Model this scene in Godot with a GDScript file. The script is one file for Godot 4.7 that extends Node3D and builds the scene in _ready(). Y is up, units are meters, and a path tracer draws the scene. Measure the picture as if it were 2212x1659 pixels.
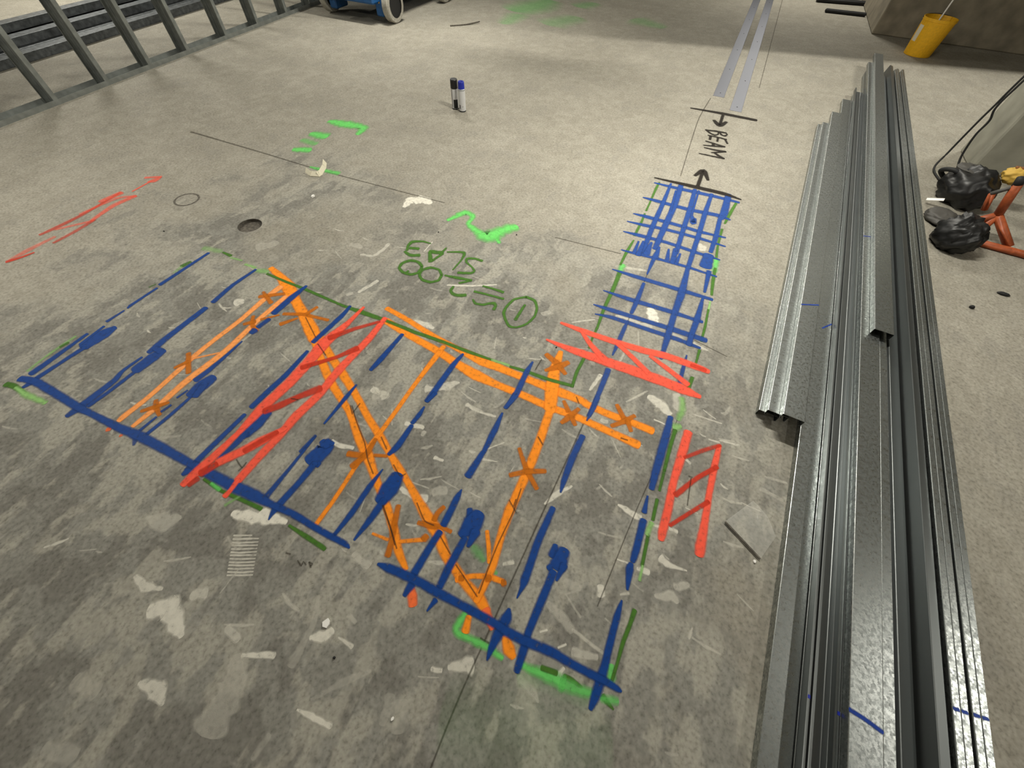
extends Node3D
# A concrete floor on a building site, marked up in spray paint, with steel studs lying beside it.
# Metres, y up; the camera stands over the origin and -z runs along the steel studs.

var M := {}
var used := {}
var coats := {}
const LAY := 0.000025      # every coat of paint lies a hair above the one it was sprayed over
const COATS := {"smear": [0, 10], "hairline": [10, 3], "green_overspray": [13, 4], "green_spray_line": [17, 6], "green_spray_shape": [17, 6], "orange_line": [23, 9], "orange_tie_line": [30, 2], "orange_cross": [32, 5], "green_outline": [37, 6], "blue_cross_bar": [43, 3], "blue_beam_bar": [46, 8], "blue_bar_line": [46, 12], "blue_edge_line": [58, 2], "red_truss": [60, 11], "pencil": [71, 3], "ink": [74, 4]}
const FLOOR_LOW := Vector2(-9.0, -12.0)
const FLOOR_SPAN := 13.0
const HOLE := Vector2(-2.6, -1.474)
const HOLE_R := 0.078

func numbered(called: String) -> String:
	var n: int = used.get(called, 0)
	used[called] = n + 1
	return called if n == 0 else "%s_%03d" % [called, n]

func tag(o: Node, label: String, category: String, group := "", kind := "") -> void:
	if label: o.set_meta("label", label)
	if category: o.set_meta("category", category)
	if group: o.set_meta("group", group)
	if kind: o.set_meta("kind", kind)

func thing(called: String, label: String, category: String, at := Vector3.ZERO, group := "") -> Node3D:
	var o := Node3D.new()
	o.name = numbered(called)
	add_child(o)
	o.position = at
	tag(o, label, category, group)
	return o

func put(called: String, mesh: Mesh, m: Material, parent: Node, at := Vector3.ZERO) -> MeshInstance3D:
	var o := MeshInstance3D.new()
	o.name = numbered(called) if parent == self else called
	o.mesh = mesh
	o.material_override = null
	for k in mesh.get_surface_count():
		o.set_surface_override_material(k, m)
	parent.add_child(o, true)
	o.position = at
	return o

func structure(called: String, mesh: Mesh, m: Material, at := Vector3.ZERO) -> MeshInstance3D:
	var o := put(called, mesh, m, self, at)
	tag(o, "", "", "", "structure")
	return o

# ---------------------------------------------------------------- shapes
func begin() -> SurfaceTool:
	var st := SurfaceTool.new()
	st.begin(Mesh.PRIMITIVE_TRIANGLES)
	st.set_smooth_group(-1)
	return st

func tri(st: SurfaceTool, a: Vector3, b: Vector3, c: Vector3) -> void:
	st.add_vertex(a); st.add_vertex(b); st.add_vertex(c)

func quad(st: SurfaceTool, a: Vector3, b: Vector3, c: Vector3, d: Vector3) -> void:
	tri(st, a, b, c); tri(st, a, c, d)

func done(st: SurfaceTool) -> ArrayMesh:
	st.generate_normals()
	return st.commit()

# a box with chamfered edges
func add_box(st: SurfaceTool, c: Vector3, s: Vector3, ch := 0.003, b := Basis.IDENTITY) -> void:
	var h := s / 2.0
	ch = minf(ch, minf(h.x, minf(h.y, h.z)) * 0.6)
	var faces := [[Vector3.RIGHT, Vector3.UP, Vector3.BACK], [Vector3.LEFT, Vector3.UP, Vector3.FORWARD], [Vector3.UP, Vector3.BACK, Vector3.RIGHT], [Vector3.DOWN, Vector3.FORWARD, Vector3.RIGHT], [Vector3.BACK, Vector3.UP, Vector3.LEFT], [Vector3.FORWARD, Vector3.UP, Vector3.RIGHT]]
	for f in faces:
		var n: Vector3 = f[0]; var u: Vector3 = f[1]; var v: Vector3 = f[2]
		var hn := absf(n.dot(h)); var hu := absf(u.dot(h)) - ch; var hv := absf(v.dot(h)) - ch
		var p := [n * hn + u * hu + v * hv, n * hn + u * hu - v * hv, n * hn - u * hu - v * hv, n * hn - u * hu + v * hv]
		face(st, p, c, b, n)
	for a in 3:
		var e1 := Vector3.ZERO; e1[(a + 1) % 3] = 1.0
		var e2 := Vector3.ZERO; e2[(a + 2) % 3] = 1.0
		var ax := Vector3.ZERO; ax[a] = h[a] - ch
		for s1 in [-1.0, 1.0]:
			for s2 in [-1.0, 1.0]:
				var h1: float = e1.dot(h); var h2: float = e2.dot(h)
				var q1: Vector3 = e1 * s1 * h1 + e2 * s2 * (h2 - ch)
				var q2: Vector3 = e1 * s1 * (h1 - ch) + e2 * s2 * h2
				face(st, [q1 + ax, q2 + ax, q2 - ax, q1 - ax], c, b, e1 * s1 + e2 * s2)
	for sx in [-1.0, 1.0]:
		for sy in [-1.0, 1.0]:
			for sz in [-1.0, 1.0]:
				var q := [Vector3(sx * h.x, sy * (h.y - ch), sz * (h.z - ch)), Vector3(sx * (h.x - ch), sy * h.y, sz * (h.z - ch)), Vector3(sx * (h.x - ch), sy * (h.y - ch), sz * h.z)]
				face(st, q, c, b, Vector3(sx, sy, sz))

func face(st: SurfaceTool, p: Array, c: Vector3, b: Basis, n: Vector3) -> void:
	var nn: Vector3 = (p[1] - p[0]).cross(p[2] - p[0])
	var idx := range(p.size())
	if nn.dot(n) > 0.0: idx.reverse()          # front faces run clockwise
	for k in range(1, p.size() - 1):
		tri(st, c + b * p[idx[0]], c + b * p[idx[k]], c + b * p[idx[k + 1]])

func box_mesh(s: Vector3, ch := 0.003, c := Vector3.ZERO, b := Basis.IDENTITY) -> ArrayMesh:
	var st := begin()
	add_box(st, c, s, ch, b)
	return done(st)

func lathe(profile: Array, sides := 28, smooth := true, a0 := 0.0, a1 := TAU) -> ArrayMesh:
	var st := SurfaceTool.new()
	st.begin(Mesh.PRIMITIVE_TRIANGLES)
	for k in profile.size() - 1:
		st.set_smooth_group(k if smooth else -1)
		var p: Vector2 = profile[k]; var q: Vector2 = profile[k + 1]
		for i in sides:
			var t0 := a0 + (a1 - a0) * i / sides; var t1 := a0 + (a1 - a0) * (i + 1) / sides
			var d0 := Vector3(cos(t0), 0, sin(t0)); var d1 := Vector3(cos(t1), 0, sin(t1))
			var A := d0 * p.x + Vector3.UP * p.y; var B := d1 * p.x + Vector3.UP * p.y
			var C := d1 * q.x + Vector3.UP * q.y; var D := d0 * q.x + Vector3.UP * q.y
			if p.x > 1e-5: tri(st, A, B, C)
			if q.x > 1e-5: tri(st, A, C, D)
	st.generate_normals()
	return st.commit()

func tube(pts: Array, r: float, sides := 8) -> ArrayMesh:
	var st := SurfaceTool.new()
	st.begin(Mesh.PRIMITIVE_TRIANGLES)
	st.set_smooth_group(0)
	add_tube(st, pts, r, sides)
	st.generate_normals()
	return st.commit()

func add_tube(st: SurfaceTool, pts: Array, r: float, sides := 8) -> void:
	var rings := []
	for k in pts.size():
		var t: Vector3 = (pts[mini(k + 1, pts.size() - 1)] - pts[maxi(k - 1, 0)]).normalized()
		var u := t.cross(Vector3.UP if absf(t.y) < 0.9 else Vector3.RIGHT).normalized()
		var v := u.cross(t)
		var ring := []
		for i in sides:
			var a := TAU * i / sides
			ring.append(pts[k] + (u * cos(a) + v * sin(a)) * r)
		rings.append(ring)
	for k in rings.size() - 1:
		for i in sides:
			var j := (i + 1) % sides
			quad(st, rings[k][i], rings[k + 1][i], rings[k + 1][j], rings[k][j])
	for i in range(1, sides - 1):
		tri(st, rings[0][0], rings[0][i], rings[0][i + 1])
		tri(st, rings[-1][0], rings[-1][i + 1], rings[-1][i])

func smooth_line(pts: Array, steps := 6) -> Array:
	var out := []
	for k in pts.size() - 1:
		var a: Vector3 = pts[maxi(k - 1, 0)]; var b: Vector3 = pts[k]; var c: Vector3 = pts[k + 1]; var d: Vector3 = pts[mini(k + 2, pts.size() - 1)]
		for i in steps:
			out.append(b.cubic_interpolate(c, a, d, float(i) / steps))
	out.append(pts[-1])
	return out

# a lumpy closed body: an ellipsoid pushed about by noise
func lump(r: Vector3, seed_: int, amount: float, freq: float, flat := 0.0) -> ArrayMesh:
	var n := FastNoiseLite.new()
	n.seed = seed_; n.frequency = freq; n.fractal_octaves = 3
	n.fractal_type = FastNoiseLite.FRACTAL_RIDGED
	var st := SurfaceTool.new()
	st.begin(Mesh.PRIMITIVE_TRIANGLES)
	st.set_smooth_group(0)
	var rows := 22; var cols := 36
	var at := func(i: int, j: int) -> Vector3:
		var th := PI * i / rows; var ph := TAU * (j % cols) / cols
		var d := Vector3(sin(th) * cos(ph), cos(th), sin(th) * sin(ph))
		var p := d * r * (1.0 + amount * n.get_noise_3d(d.x * 10, d.y * 10, d.z * 10))
		p.y = maxf(p.y, -r.y * (1.0 - flat))
		return p
	for i in rows:
		for j in cols:
			quad(st, at.call(i, j), at.call(i, j + 1), at.call(i + 1, j + 1), at.call(i + 1, j))
	st.generate_normals()
	return st.commit()

# C-shaped cold-rolled stud: web w wide on top (v = 0), flanges f deep, lips l, sheet t thick; runs from z = 0 to z = -length
func stud_profile(w: float, f: float, l: float, t: float, groove := 0.0) -> PackedVector2Array:
	var half := [Vector2(0, 0), Vector2(w * 0.20, 0), Vector2(w * 0.235, -groove), Vector2(w * 0.27, 0), Vector2(w / 2 - 0.0022, 0), Vector2(w / 2 - 0.0006, -0.0006), Vector2(w / 2, -0.0022), Vector2(w / 2, -f + 0.0018), Vector2(w / 2 - 0.0018, -f), Vector2(w / 2 - l, -f)]
	var inner := [Vector2(w / 2 - l, -f + t), Vector2(w / 2 - t - 0.001, -f + t), Vector2(w / 2 - t, -f + t + 0.001), Vector2(w / 2 - t, -t - 0.0015), Vector2(w / 2 - t - 0.0015, -t), Vector2(w * 0.27, -t), Vector2(w * 0.235, -t - groove), Vector2(w * 0.20, -t)]
	var out := PackedVector2Array()
	for p in half: out.append(p)
	for p in inner: out.append(p)
	for k in range(inner.size() - 1, -1, -1): out.append(Vector2(-inner[k].x, inner[k].y))
	for k in range(half.size() - 1, 0, -1): out.append(Vector2(-half[k].x, half[k].y))
	return out

func extrude(prof: PackedVector2Array, length: float, seed_ := 0, wobble := 0.0, pieces := 1) -> ArrayMesh:
	var rng := RandomNumberGenerator.new()
	rng.seed = seed_ + 17
	var st := begin()
	var off := []
	for k in pieces + 1:
		off.append(Vector2(rng.randf_range(-wobble, wobble), rng.randf_range(-wobble, wobble) * 0.5))
	var n := prof.size()
	var a := func(i: int, k: int) -> Vector3:
		return Vector3(prof[i].x + off[k].x, prof[i].y + off[k].y, -length * k / pieces)
	for k in pieces:
		for i in n:
			var j := (i + 1) % n
			quad(st, a.call(i, k), a.call(i, k + 1), a.call(j, k + 1), a.call(j, k))
	var cap := Geometry2D.triangulate_polygon(prof)
	for i in range(0, cap.size(), 3):
		tri(st, a.call(cap[i], 0), a.call(cap[i + 1], 0), a.call(cap[i + 2], 0))
		tri(st, a.call(cap[i], pieces), a.call(cap[i + 2], pieces), a.call(cap[i + 1], pieces))
	return done(st)

# ---------------------------------------------------------------- paint on the floor
# pts holds x, z, width triples in metres; the coat is dense in the middle and ragged and thin along its edges
func coat(pts: Array, alpha: float, y: float, seed_: int, ragged := 0.10, soft := 0.22, origin := Vector3.ZERO, widest := 0.006) -> ArrayMesh:
	var rng := RandomNumberGenerator.new()
	rng.seed = seed_ * 7919 + 3
	var n := FastNoiseLite.new()
	n.seed = seed_; n.frequency = 22.0; n.fractal_octaves = 4
	var line := []
	var count := pts.size() / 3
	for k in count:
		line.append(Vector3(pts[k * 3], pts[k * 3 + 1], pts[k * 3 + 2]))
	# resample
	var walk := []
	for k in count - 1:
		var a: Vector3 = line[maxi(k - 1, 0)]; var b: Vector3 = line[k]; var c: Vector3 = line[k + 1]; var d: Vector3 = line[mini(k + 2, count - 1)]
		var L := Vector2(c.x - b.x, c.y - b.y).length()
		var m := maxi(2, int(ceil(L / 0.012)))
		for i in m:
			var t := float(i) / m
			var p := b.lerp(c, t).lerp(b.cubic_interpolate(c, a, d, t), 0.6)
			p.z = lerpf(b.z, c.z, t)
			walk.append(p)
	walk.append(line[-1])
	# round ends
	var first: Vector3 = walk[0]; var last: Vector3 = walk[-1]
	var d0 := Vector2(first.x - walk[1].x, first.y - walk[1].y).normalized()
	var d1 := Vector2(last.x - walk[-2].x, last.y - walk[-2].y).normalized()
	var head := []; var tail := []
	for k in [0.98, 0.85, 0.6, 0.3]:
		var w0: float = first.z * 0.36 * k; var w1: float = last.z * 0.36 * k
		head.append(Vector3(first.x + d0.x * w0, first.y + d0.y * w0, first.z * sqrt(1.0 - pow(k, 3.0))))
		tail.push_front(Vector3(last.x + d1.x * w1, last.y + d1.y * w1, last.z * sqrt(1.0 - pow(k, 3.0))))
	walk = head + walk + tail
	var st := SurfaceTool.new()
	st.begin(Mesh.PRIMITIVE_TRIANGLES)
	var rows := []
	for k in walk.size():
		var p: Vector3 = walk[k]
		var q: Vector3 = walk[mini(k + 1, walk.size() - 1)] - walk[maxi(k - 1, 0)]
		var t := Vector2(q.x, q.y).normalized()
		var nn := Vector2(-t.y, t.x)
		var hl := p.z * 0.5 * (1.0 + ragged * 2.0 * n.get_noise_2d(p.x, p.y)) + 0.0006
		var hr := p.z * 0.5 * (1.0 + ragged * 2.0 * n.get_noise_2d(p.x + 5.0, p.y)) + 0.0006
		var s := minf(soft * p.z * 0.5 + 0.0015, widest)
		var row := []
		for e in [[hl + s, 0.0], [maxf(hl - s, hl * 0.3), alpha], [0.0, alpha], [-maxf(hr - s, hr * 0.3), alpha], [-hr - s, 0.0]]:
			row.append([Vector3(p.x + nn.x * e[0], y, p.y + nn.y * e[0]) - origin, e[1]])
		rows.append(row)
	for k in rows.size() - 1:
		for i in 4:
			var A = rows[k][i]; var B = rows[k][i + 1]; var C = rows[k + 1][i + 1]; var D = rows[k + 1][i]
			for v in [A, B, C, A, C, D]:
				st.set_color(Color(1, 1, 1, v[1]))
				st.set_normal(Vector3.UP)
				st.add_vertex(v[0])
	return st.commit()

func height(kind: String) -> float:
	var span: Array = COATS.get(kind, COATS.ink)
	var n: int = coats.get(kind, 0)
	coats[kind] = n + 1
	return 0.0003 + (span[0] + n % span[1]) * LAY

func centre_of(strokes: Array) -> Vector3:
	var c := Vector2.ZERO; var n := 0
	for s in strokes:
		var p: Array = s[-1]
		for k in p.size() / 3:
			c += Vector2(p[k * 3], p[k * 3 + 1]); n += 1
	return Vector3(c.x / n, 0, c.y / n)

# ---------------------------------------------------------------- materials
func noise(freq: float, seed_: int, octaves := 4, kind := FastNoiseLite.TYPE_SIMPLEX_SMOOTH, warp := 0.0) -> FastNoiseLite:
	var n := FastNoiseLite.new()
	n.seed = seed_; n.frequency = freq; n.noise_type = kind
	n.fractal_octaves = octaves
	n.fractal_type = FastNoiseLite.FRACTAL_FBM if octaves > 1 else FastNoiseLite.FRACTAL_NONE
	if warp > 0.0:
		n.domain_warp_enabled = true
		n.domain_warp_amplitude = warp
		n.domain_warp_frequency = freq * 1.5
		n.domain_warp_fractal_octaves = 3
	return n

func plain(c: Color, rough := 0.7, metal := 0.0) -> StandardMaterial3D:
	var m := StandardMaterial3D.new()
	m.albedo_color = c
	m.roughness = rough
	m.metallic = metal
	return m

func grained(c: Color, rough: float, low: float, scale: float, seed_: int, freq := 0.02) -> StandardMaterial3D:
	var m := plain(c, rough)
	var t := NoiseTexture2D.new()
	t.width = 256; t.height = 256; t.seamless = true
	t.noise = noise(freq, seed_, 5)
	var g := Gradient.new()
	g.set_color(0, Color(low, low, low)); g.set_color(1, Color.WHITE)
	t.color_ramp = g
	m.albedo_texture = t
	m.uv1_triplanar = true
	m.uv1_world_triplanar = true
	m.uv1_scale = Vector3.ONE * scale
	return m

func paint_grain() -> ImageTexture:
	var a := noise(0.02, 5, 5).get_seamless_image(512, 512)
	var b := noise(0.16, 8, 2).get_seamless_image(512, 512)
	var pa := a.get_data(); var pb := b.get_data()
	var out := PackedByteArray()
	out.resize(512 * 512 * 4)
	for i in 512 * 512:
		var v := pa[i] / 255.0; var w := pb[i] / 255.0
		var tone := int(clampf(0.97 + 0.14 * (v - 0.5) + 0.06 * (w - 0.5), 0.0, 1.0) * 255.0)
		out[i * 4] = tone; out[i * 4 + 1] = tone; out[i * 4 + 2] = tone
		out[i * 4 + 3] = int(clampf(0.96 - 1.5 * maxf(0.0, 0.30 - v) - 0.35 * maxf(0.0, 0.26 - w), 0.25, 1.0) * 255.0)
	return ImageTexture.create_from_image(Image.create_from_data(512, 512, false, Image.FORMAT_RGBA8, out))

func paint(c: Color, grain: Texture2D, rough := 0.75) -> StandardMaterial3D:
	var m := plain(c, rough)
	m.transparency = BaseMaterial3D.TRANSPARENCY_ALPHA
	m.vertex_color_use_as_albedo = true
	m.albedo_texture = grain
	m.uv1_triplanar = true
	m.uv1_world_triplanar = true
	m.uv1_scale = Vector3.ONE * 3.3
	m.metallic_specular = 0.3
	return m

# trowelled concrete: a grey cement skin, buff dust lying over it in blotches, darker stains, fine speckle
func concrete_image() -> Image:
	var S := 2048
	var wide := noise(0.0035, 11, 4, FastNoiseLite.TYPE_SIMPLEX_SMOOTH, 60.0).get_image(S, S).get_data()
	var mid := noise(0.013, 23, 5, FastNoiseLite.TYPE_SIMPLEX_SMOOTH, 26.0).get_image(S, S).get_data()
	var blot := noise(0.042, 37, 4, FastNoiseLite.TYPE_SIMPLEX_SMOOTH, 14.0).get_image(S, S).get_data()
	var fine := noise(0.20, 41, 3).get_image(S, S).get_data()
	# trowel and broom scratches, long one way
	var long_ := noise(0.06, 53, 4, FastNoiseLite.TYPE_SIMPLEX_SMOOTH, 10.0).get_image(S, S / 4)
	long_.resize(S, S, Image.INTERPOLATE_BILINEAR)
	var drag := long_.get_data()
	var out := PackedByteArray()
	out.resize(S * S * 3)
	var px := FLOOR_SPAN / S
	var at := 0
	for j in S:
		var z := FLOOR_LOW.y + (j + 0.5) * px
		for i in S:
			var x := FLOOR_LOW.x + (i + 0.5) * px
			var k := j * S + i
			var a := wide[k] / 255.0 - 0.5
			var b := mid[k] / 255.0 - 0.5
			var c := blot[k] / 255.0 - 0.5
			var d := fine[k] / 255.0 - 0.5
			var e := drag[k] / 255.0 - 0.5
			# where the slab has been scraped and mottled: under the drawing and in front of it
			var zz := z + a * 1.6 + b * 0.6
			var xx := x + b * 1.2
			var worn := clampf((zz + 2.2) * 1.6, 0.0, 1.0) * clampf((1.0 - xx) * 2.0, 0.0, 1.0) * clampf((xx + 3.4) * 1.2, 0.0, 1.0)
			var stain := clampf((b * 0.75 + c * 0.75 + e * 0.45 + a * 0.25 + (worn - 0.72) * 0.16) * 7.5, 0.0, 1.0)
			var dust := clampf((c * 0.7 - b * 0.6 - e * 0.7 - 0.06) * 7.5, 0.0, 1.0) * (0.3 + 0.7 * worn)
			# buff where trodden dust covers it, greyer where scraped
			var r := 157.0 - worn * 8.0; var g := 152.0 - worn * 5.0; var bl := 139.0 - worn * 1.0
			var t := a * 12.0 + c * 14.0 + d * 22.0 + e * 10.0
			r += t; g += t; bl += t
			var sw := stain * (0.24 + 0.40 * worn)
			r = lerpf(r, 118.0 + d * 24.0, sw); g = lerpf(g, 115.0 + d * 24.0, sw); bl = lerpf(bl, 107.0 + d * 24.0, sw)
			var dw := dust * 0.7
			r = lerpf(r, 180.0 + d * 14.0, dw); g = lerpf(g, 176.0 + d * 14.0, dw); bl = lerpf(bl, 162.0 + d * 14.0, dw)
			out[at] = int(clampf(r, 0, 255)); out[at + 1] = int(clampf(g, 0, 255)); out[at + 2] = int(clampf(bl, 0, 255))
			at += 3
	return Image.create_from_data(S, S, false, Image.FORMAT_RGB8, out)

func make_materials() -> void:
	var grain := ImageTexture.new()
	grain = paint_grain()
	M.blue = paint(Color8(15, 64, 138), grain, 0.6)
	M.orange = paint(Color8(255, 148, 34), grain)
	M.apricot = paint(Color8(255, 164, 90), grain)
	M.coral = paint(Color8(250, 116, 62), grain)
	M.rust = paint(Color8(202, 112, 14), grain)
	M.red = paint(Color8(255, 96, 72), grain)
	M.crimson = paint(Color8(206, 58, 34), grain)
	M.moss = paint(Color8(72, 116, 42), grain)
	M.lime = paint(Color8(150, 200, 120), grain)
	M.spring = paint(Color8(112, 216, 108), grain)
	M.ink = paint(Color8(34, 28, 22), grain)
	M.plaster = paint(Color8(226, 222, 208), grain, 0.9)
	M.pencil = paint(Color8(62, 54, 42), grain)
	M.navy = paint(Color8(28, 62, 150), grain, 0.5)

	var floor_m := plain(Color.WHITE, 0.82)
	floor_m.metallic_specular = 0.4
	floor_m.albedo_texture = ImageTexture.create_from_image(concrete_image())
	floor_m.detail_enabled = true
	floor_m.detail_blend_mode = BaseMaterial3D.BLEND_MODE_MUL
	floor_m.detail_uv_layer = BaseMaterial3D.DETAIL_UV_2
	var dt := NoiseTexture2D.new()
	dt.width = 1024; dt.height = 1024; dt.seamless = true
	dt.noise = noise(0.045, 77, 6)
	var dg := Gradient.new()
	dg.set_color(0, Color(0.72, 0.72, 0.71)); dg.set_color(1, Color(1, 1, 1)); dg.add_point(0.38, Color(0.90, 0.90, 0.90)); dg.add_point(0.7, Color(0.95, 0.95, 0.95))
	dt.color_ramp = dg
	floor_m.detail_albedo = dt
	M.floor = floor_m

	# hot-dip zinc: crystals that differ a little in tone and gloss
	var zinc := plain(Color8(206, 210, 208), 1.0, 1.0)
	var zt := NoiseTexture2D.new()
	zt.width = 512; zt.height = 512; zt.seamless = true
	var zn := noise(0.045, 91, 3, FastNoiseLite.TYPE_CELLULAR, 26.0)
	zn.cellular_return_type = FastNoiseLite.RETURN_CELL_VALUE
	zt.noise = zn
	var zg := Gradient.new()
	zg.set_color(0, Color(0.62, 0.63, 0.63)); zg.set_color(1, Color(1, 1, 1))
	zt.color_ramp = zg
	zinc.albedo_texture = zt
	var zr := NoiseTexture2D.new()
	zr.width = 512; zr.height = 512; zr.seamless = true
	zr.noise = zn
	var rg := Gradient.new()
	rg.set_color(0, Color(0.52, 0.52, 0.52)); rg.set_color(1, Color(0.24, 0.24, 0.24))
	zr.color_ramp = rg
	zinc.roughness_texture = zr
	zinc.uv1_triplanar = true
	zinc.uv1_scale = Vector3(6.0, 6.0, 6.0)
	M.zinc = zinc
	M.rolled = plain(Color8(128, 132, 132), 0.42, 1.0)
	M.track = plain(Color8(122, 124, 132), 0.5, 1.0)
	M.stud = grained(Color8(150, 154, 150), 0.5, 0.8, 2.0, 4)
	M.stud.metallic = 0.6
	M.old_steel = grained(Color8(112, 116, 118), 0.5, 0.6, 3.0, 6)
	M.old_steel.metallic = 0.6
	M.wall = grained(Color8(150, 141, 122), 0.9, 0.75, 0.7, 12)
	M.column = grained(Color8(150, 148, 134), 0.85, 0.85, 0.9, 13)
	M.ceiling = grained(Color8(186, 184, 178), 0.95, 0.8, 0.6, 14)
	M.lamp_body = plain(Color8(225, 225, 222), 0.5)
	M.glow = plain(Color8(255, 252, 240), 0.5)
	M.glow.emission_enabled = true
	M.glow.emission = Color(1.0, 0.96, 0.88)
	M.glow.emission_energy_multiplier = 6.0
	M.black_plastic = plain(Color8(14, 14, 15), 0.45)
	M.black_rubber = plain(Color8(22, 22, 22), 0.7)
	M.bag = plain(Color8(24, 24, 24), 0.42)
	M.bag_grey = plain(Color8(70, 68, 64), 0.6)
	M.orange_steel = grained(Color8(186, 92, 48), 0.5, 0.7, 6.0, 15)
	M.blue_cap = plain(Color8(24, 40, 150), 0.35)
	M.tin = plain(Color8(196, 196, 196), 0.35)
	M.label_grey = plain(Color8(112, 110, 112), 0.5)
	M.silver = plain(Color8(190, 194, 204), 0.3, 0.8)
	M.yellow = grained(Color8(246, 186, 18), 0.55, 0.88, 5.0, 16)
	M.sticker = plain(Color8(222, 214, 190), 0.7)
	M.lift_blue = grained(Color8(32, 92, 152), 0.5, 0.85, 4.0, 18)
	M.tyre = grained(Color8(176, 172, 160), 0.8, 0.8, 6.0, 19)
	M.card = plain(Color8(232, 226, 202), 0.85)
	M.white = plain(Color8(236, 234, 228), 0.8)
	M.gold = plain(Color8(196, 160, 70), 0.7)
	M.tan = plain(Color8(132, 84, 44), 0.7)
	M.mud = grained(Color8(110, 104, 94), 0.95, 0.6, 8.0, 21)
	M.film = plain(Color(0.93, 0.93, 0.90, 0.17), 0.28)
	M.film.transparency = BaseMaterial3D.TRANSPARENCY_ALPHA
	M.film.cull_mode = BaseMaterial3D.CULL_DISABLED

# ---------------------------------------------------------------- light
func batten(at: Vector3, turn: float, energy: float, label: String) -> void:
	var t := thing("batten_lamp", label, "lamp", at, "ceiling batten lamps")
	t.rotation.y = turn
	put("housing", box_mesh(Vector3(1.24, 0.06, 0.11), 0.012), M.lamp_body, t, Vector3(0, 0.02, 0))
	put("diffuser_light", box_mesh(Vector3(1.2, 0.03, 0.09), 0.01), M.glow, t, Vector3(0, -0.026, 0))
	for s in [-0.45, 0.45]:
		put("hanger", tube([Vector3(s, 0.05, 0), Vector3(s, 3.0 - at.y, 0)], 0.006, 6), M.lamp_body, t)
	var l := AreaLight3D.new()
	l.name = "light"
	l.area_size = Vector2(1.2, 0.09)
	l.area_normalize_energy = true
	l.light_energy = energy
	l.light_color = Color(1.0, 0.985, 0.94)
	l.shadow_enabled = true
	l.area_range = 30.0
	l.area_attenuation = 2.0
	t.add_child(l)
	l.position = Vector3(0, -0.046, 0)
	l.rotation.x = -PI / 2

func _ready() -> void:
	# camera
	var cam := Camera3D.new()
	cam.name = "camera"
	cam.fov = 88.93931
	cam.near = 0.05
	cam.far = 60.0
	add_child(cam)
	cam.transform = Transform3D(Basis(Vector3(0.9081519, 0.0270306, -0.4177673), Vector3(-0.3552345, 0.5777794, -0.7348329), Vector3(0.2215143, 0.8157453, 0.5343136)), Vector3(0, 1.6, 0))
	cam.current = true
	# surroundings: a closed site interior, so no sky gets in
	var env := Environment.new()
	env.background_mode = Environment.BG_COLOR
	env.background_color = Color(0.02, 0.02, 0.02)
	env.ambient_light_source = Environment.AMBIENT_SOURCE_DISABLED
	env.tonemap_mode = Environment.TONE_MAPPER_LINEAR
	env.tonemap_exposure = 1.0
	env.sdfgi_enabled = true
	env.ssao_enabled = true
	env.ssil_enabled = true
	var we := WorldEnvironment.new()
	we.name = "surroundings"
	we.environment = env
	add_child(we)
	make_materials()
	batten(Vector3(3.7, 2.86, -7.0), 0.25, 8.0, "ceiling lamp over the yellow bucket beside the bulkhead")
	batten(Vector3(0.2, 2.86, -6.1), 0.25, 7.0, "ceiling lamp over the steel floor tracks")
	batten(Vector3(-0.1, 2.86, -3.1), 0.0, 13.0, "ceiling lamp over the painted beam grid")
	batten(Vector3(-9.0, 2.86, -4.6), PI / 2, 16.0, "ceiling lamp behind the stud frame")
	batten(Vector3(0.6, 2.86, -11.2), 0.0, 10.0, "ceiling lamp farthest from the drawing")
	batten(Vector3(4.0, 2.86, -1.3), PI / 2, 4.2, "ceiling lamp to the right of the steel pile")
	batten(Vector3(-4.2, 2.86, -0.5), 0.0, 7.0, "ceiling lamp over the left end of the slab drawing")
	batten(Vector3(-3.8, 2.86, -5.8), 0.0, 11.5, "ceiling lamp in front of the blue lift")
	batten(Vector3(0.3, 2.86, 1.8), 0.0, 1.2, "ceiling lamp behind the viewer")

	build_room()
	build_marks()
	build_pile()
	build_stud_frame()
	build_floor_tracks()
	build_lift()
	build_right_side()
	build_small_things()

# ---------------------------------------------------------------- room
func floor_point(st: SurfaceTool, x: float, z: float, y := 0.0) -> void:
	st.set_uv(Vector2((x - FLOOR_LOW.x) / FLOOR_SPAN, (z - FLOOR_LOW.y) / FLOOR_SPAN))
	st.set_uv2(Vector2(x, z) / 0.9)
	st.set_normal(Vector3.UP)
	st.add_vertex(Vector3(x, y, z))

func floor_quad(st: SurfaceTool, x0: float, z0: float, x1: float, z1: float) -> void:
	for p in [[x0, z0], [x1, z0], [x1, z1], [x0, z0], [x1, z1], [x0, z1]]:
		floor_point(st, p[0], p[1])

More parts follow.
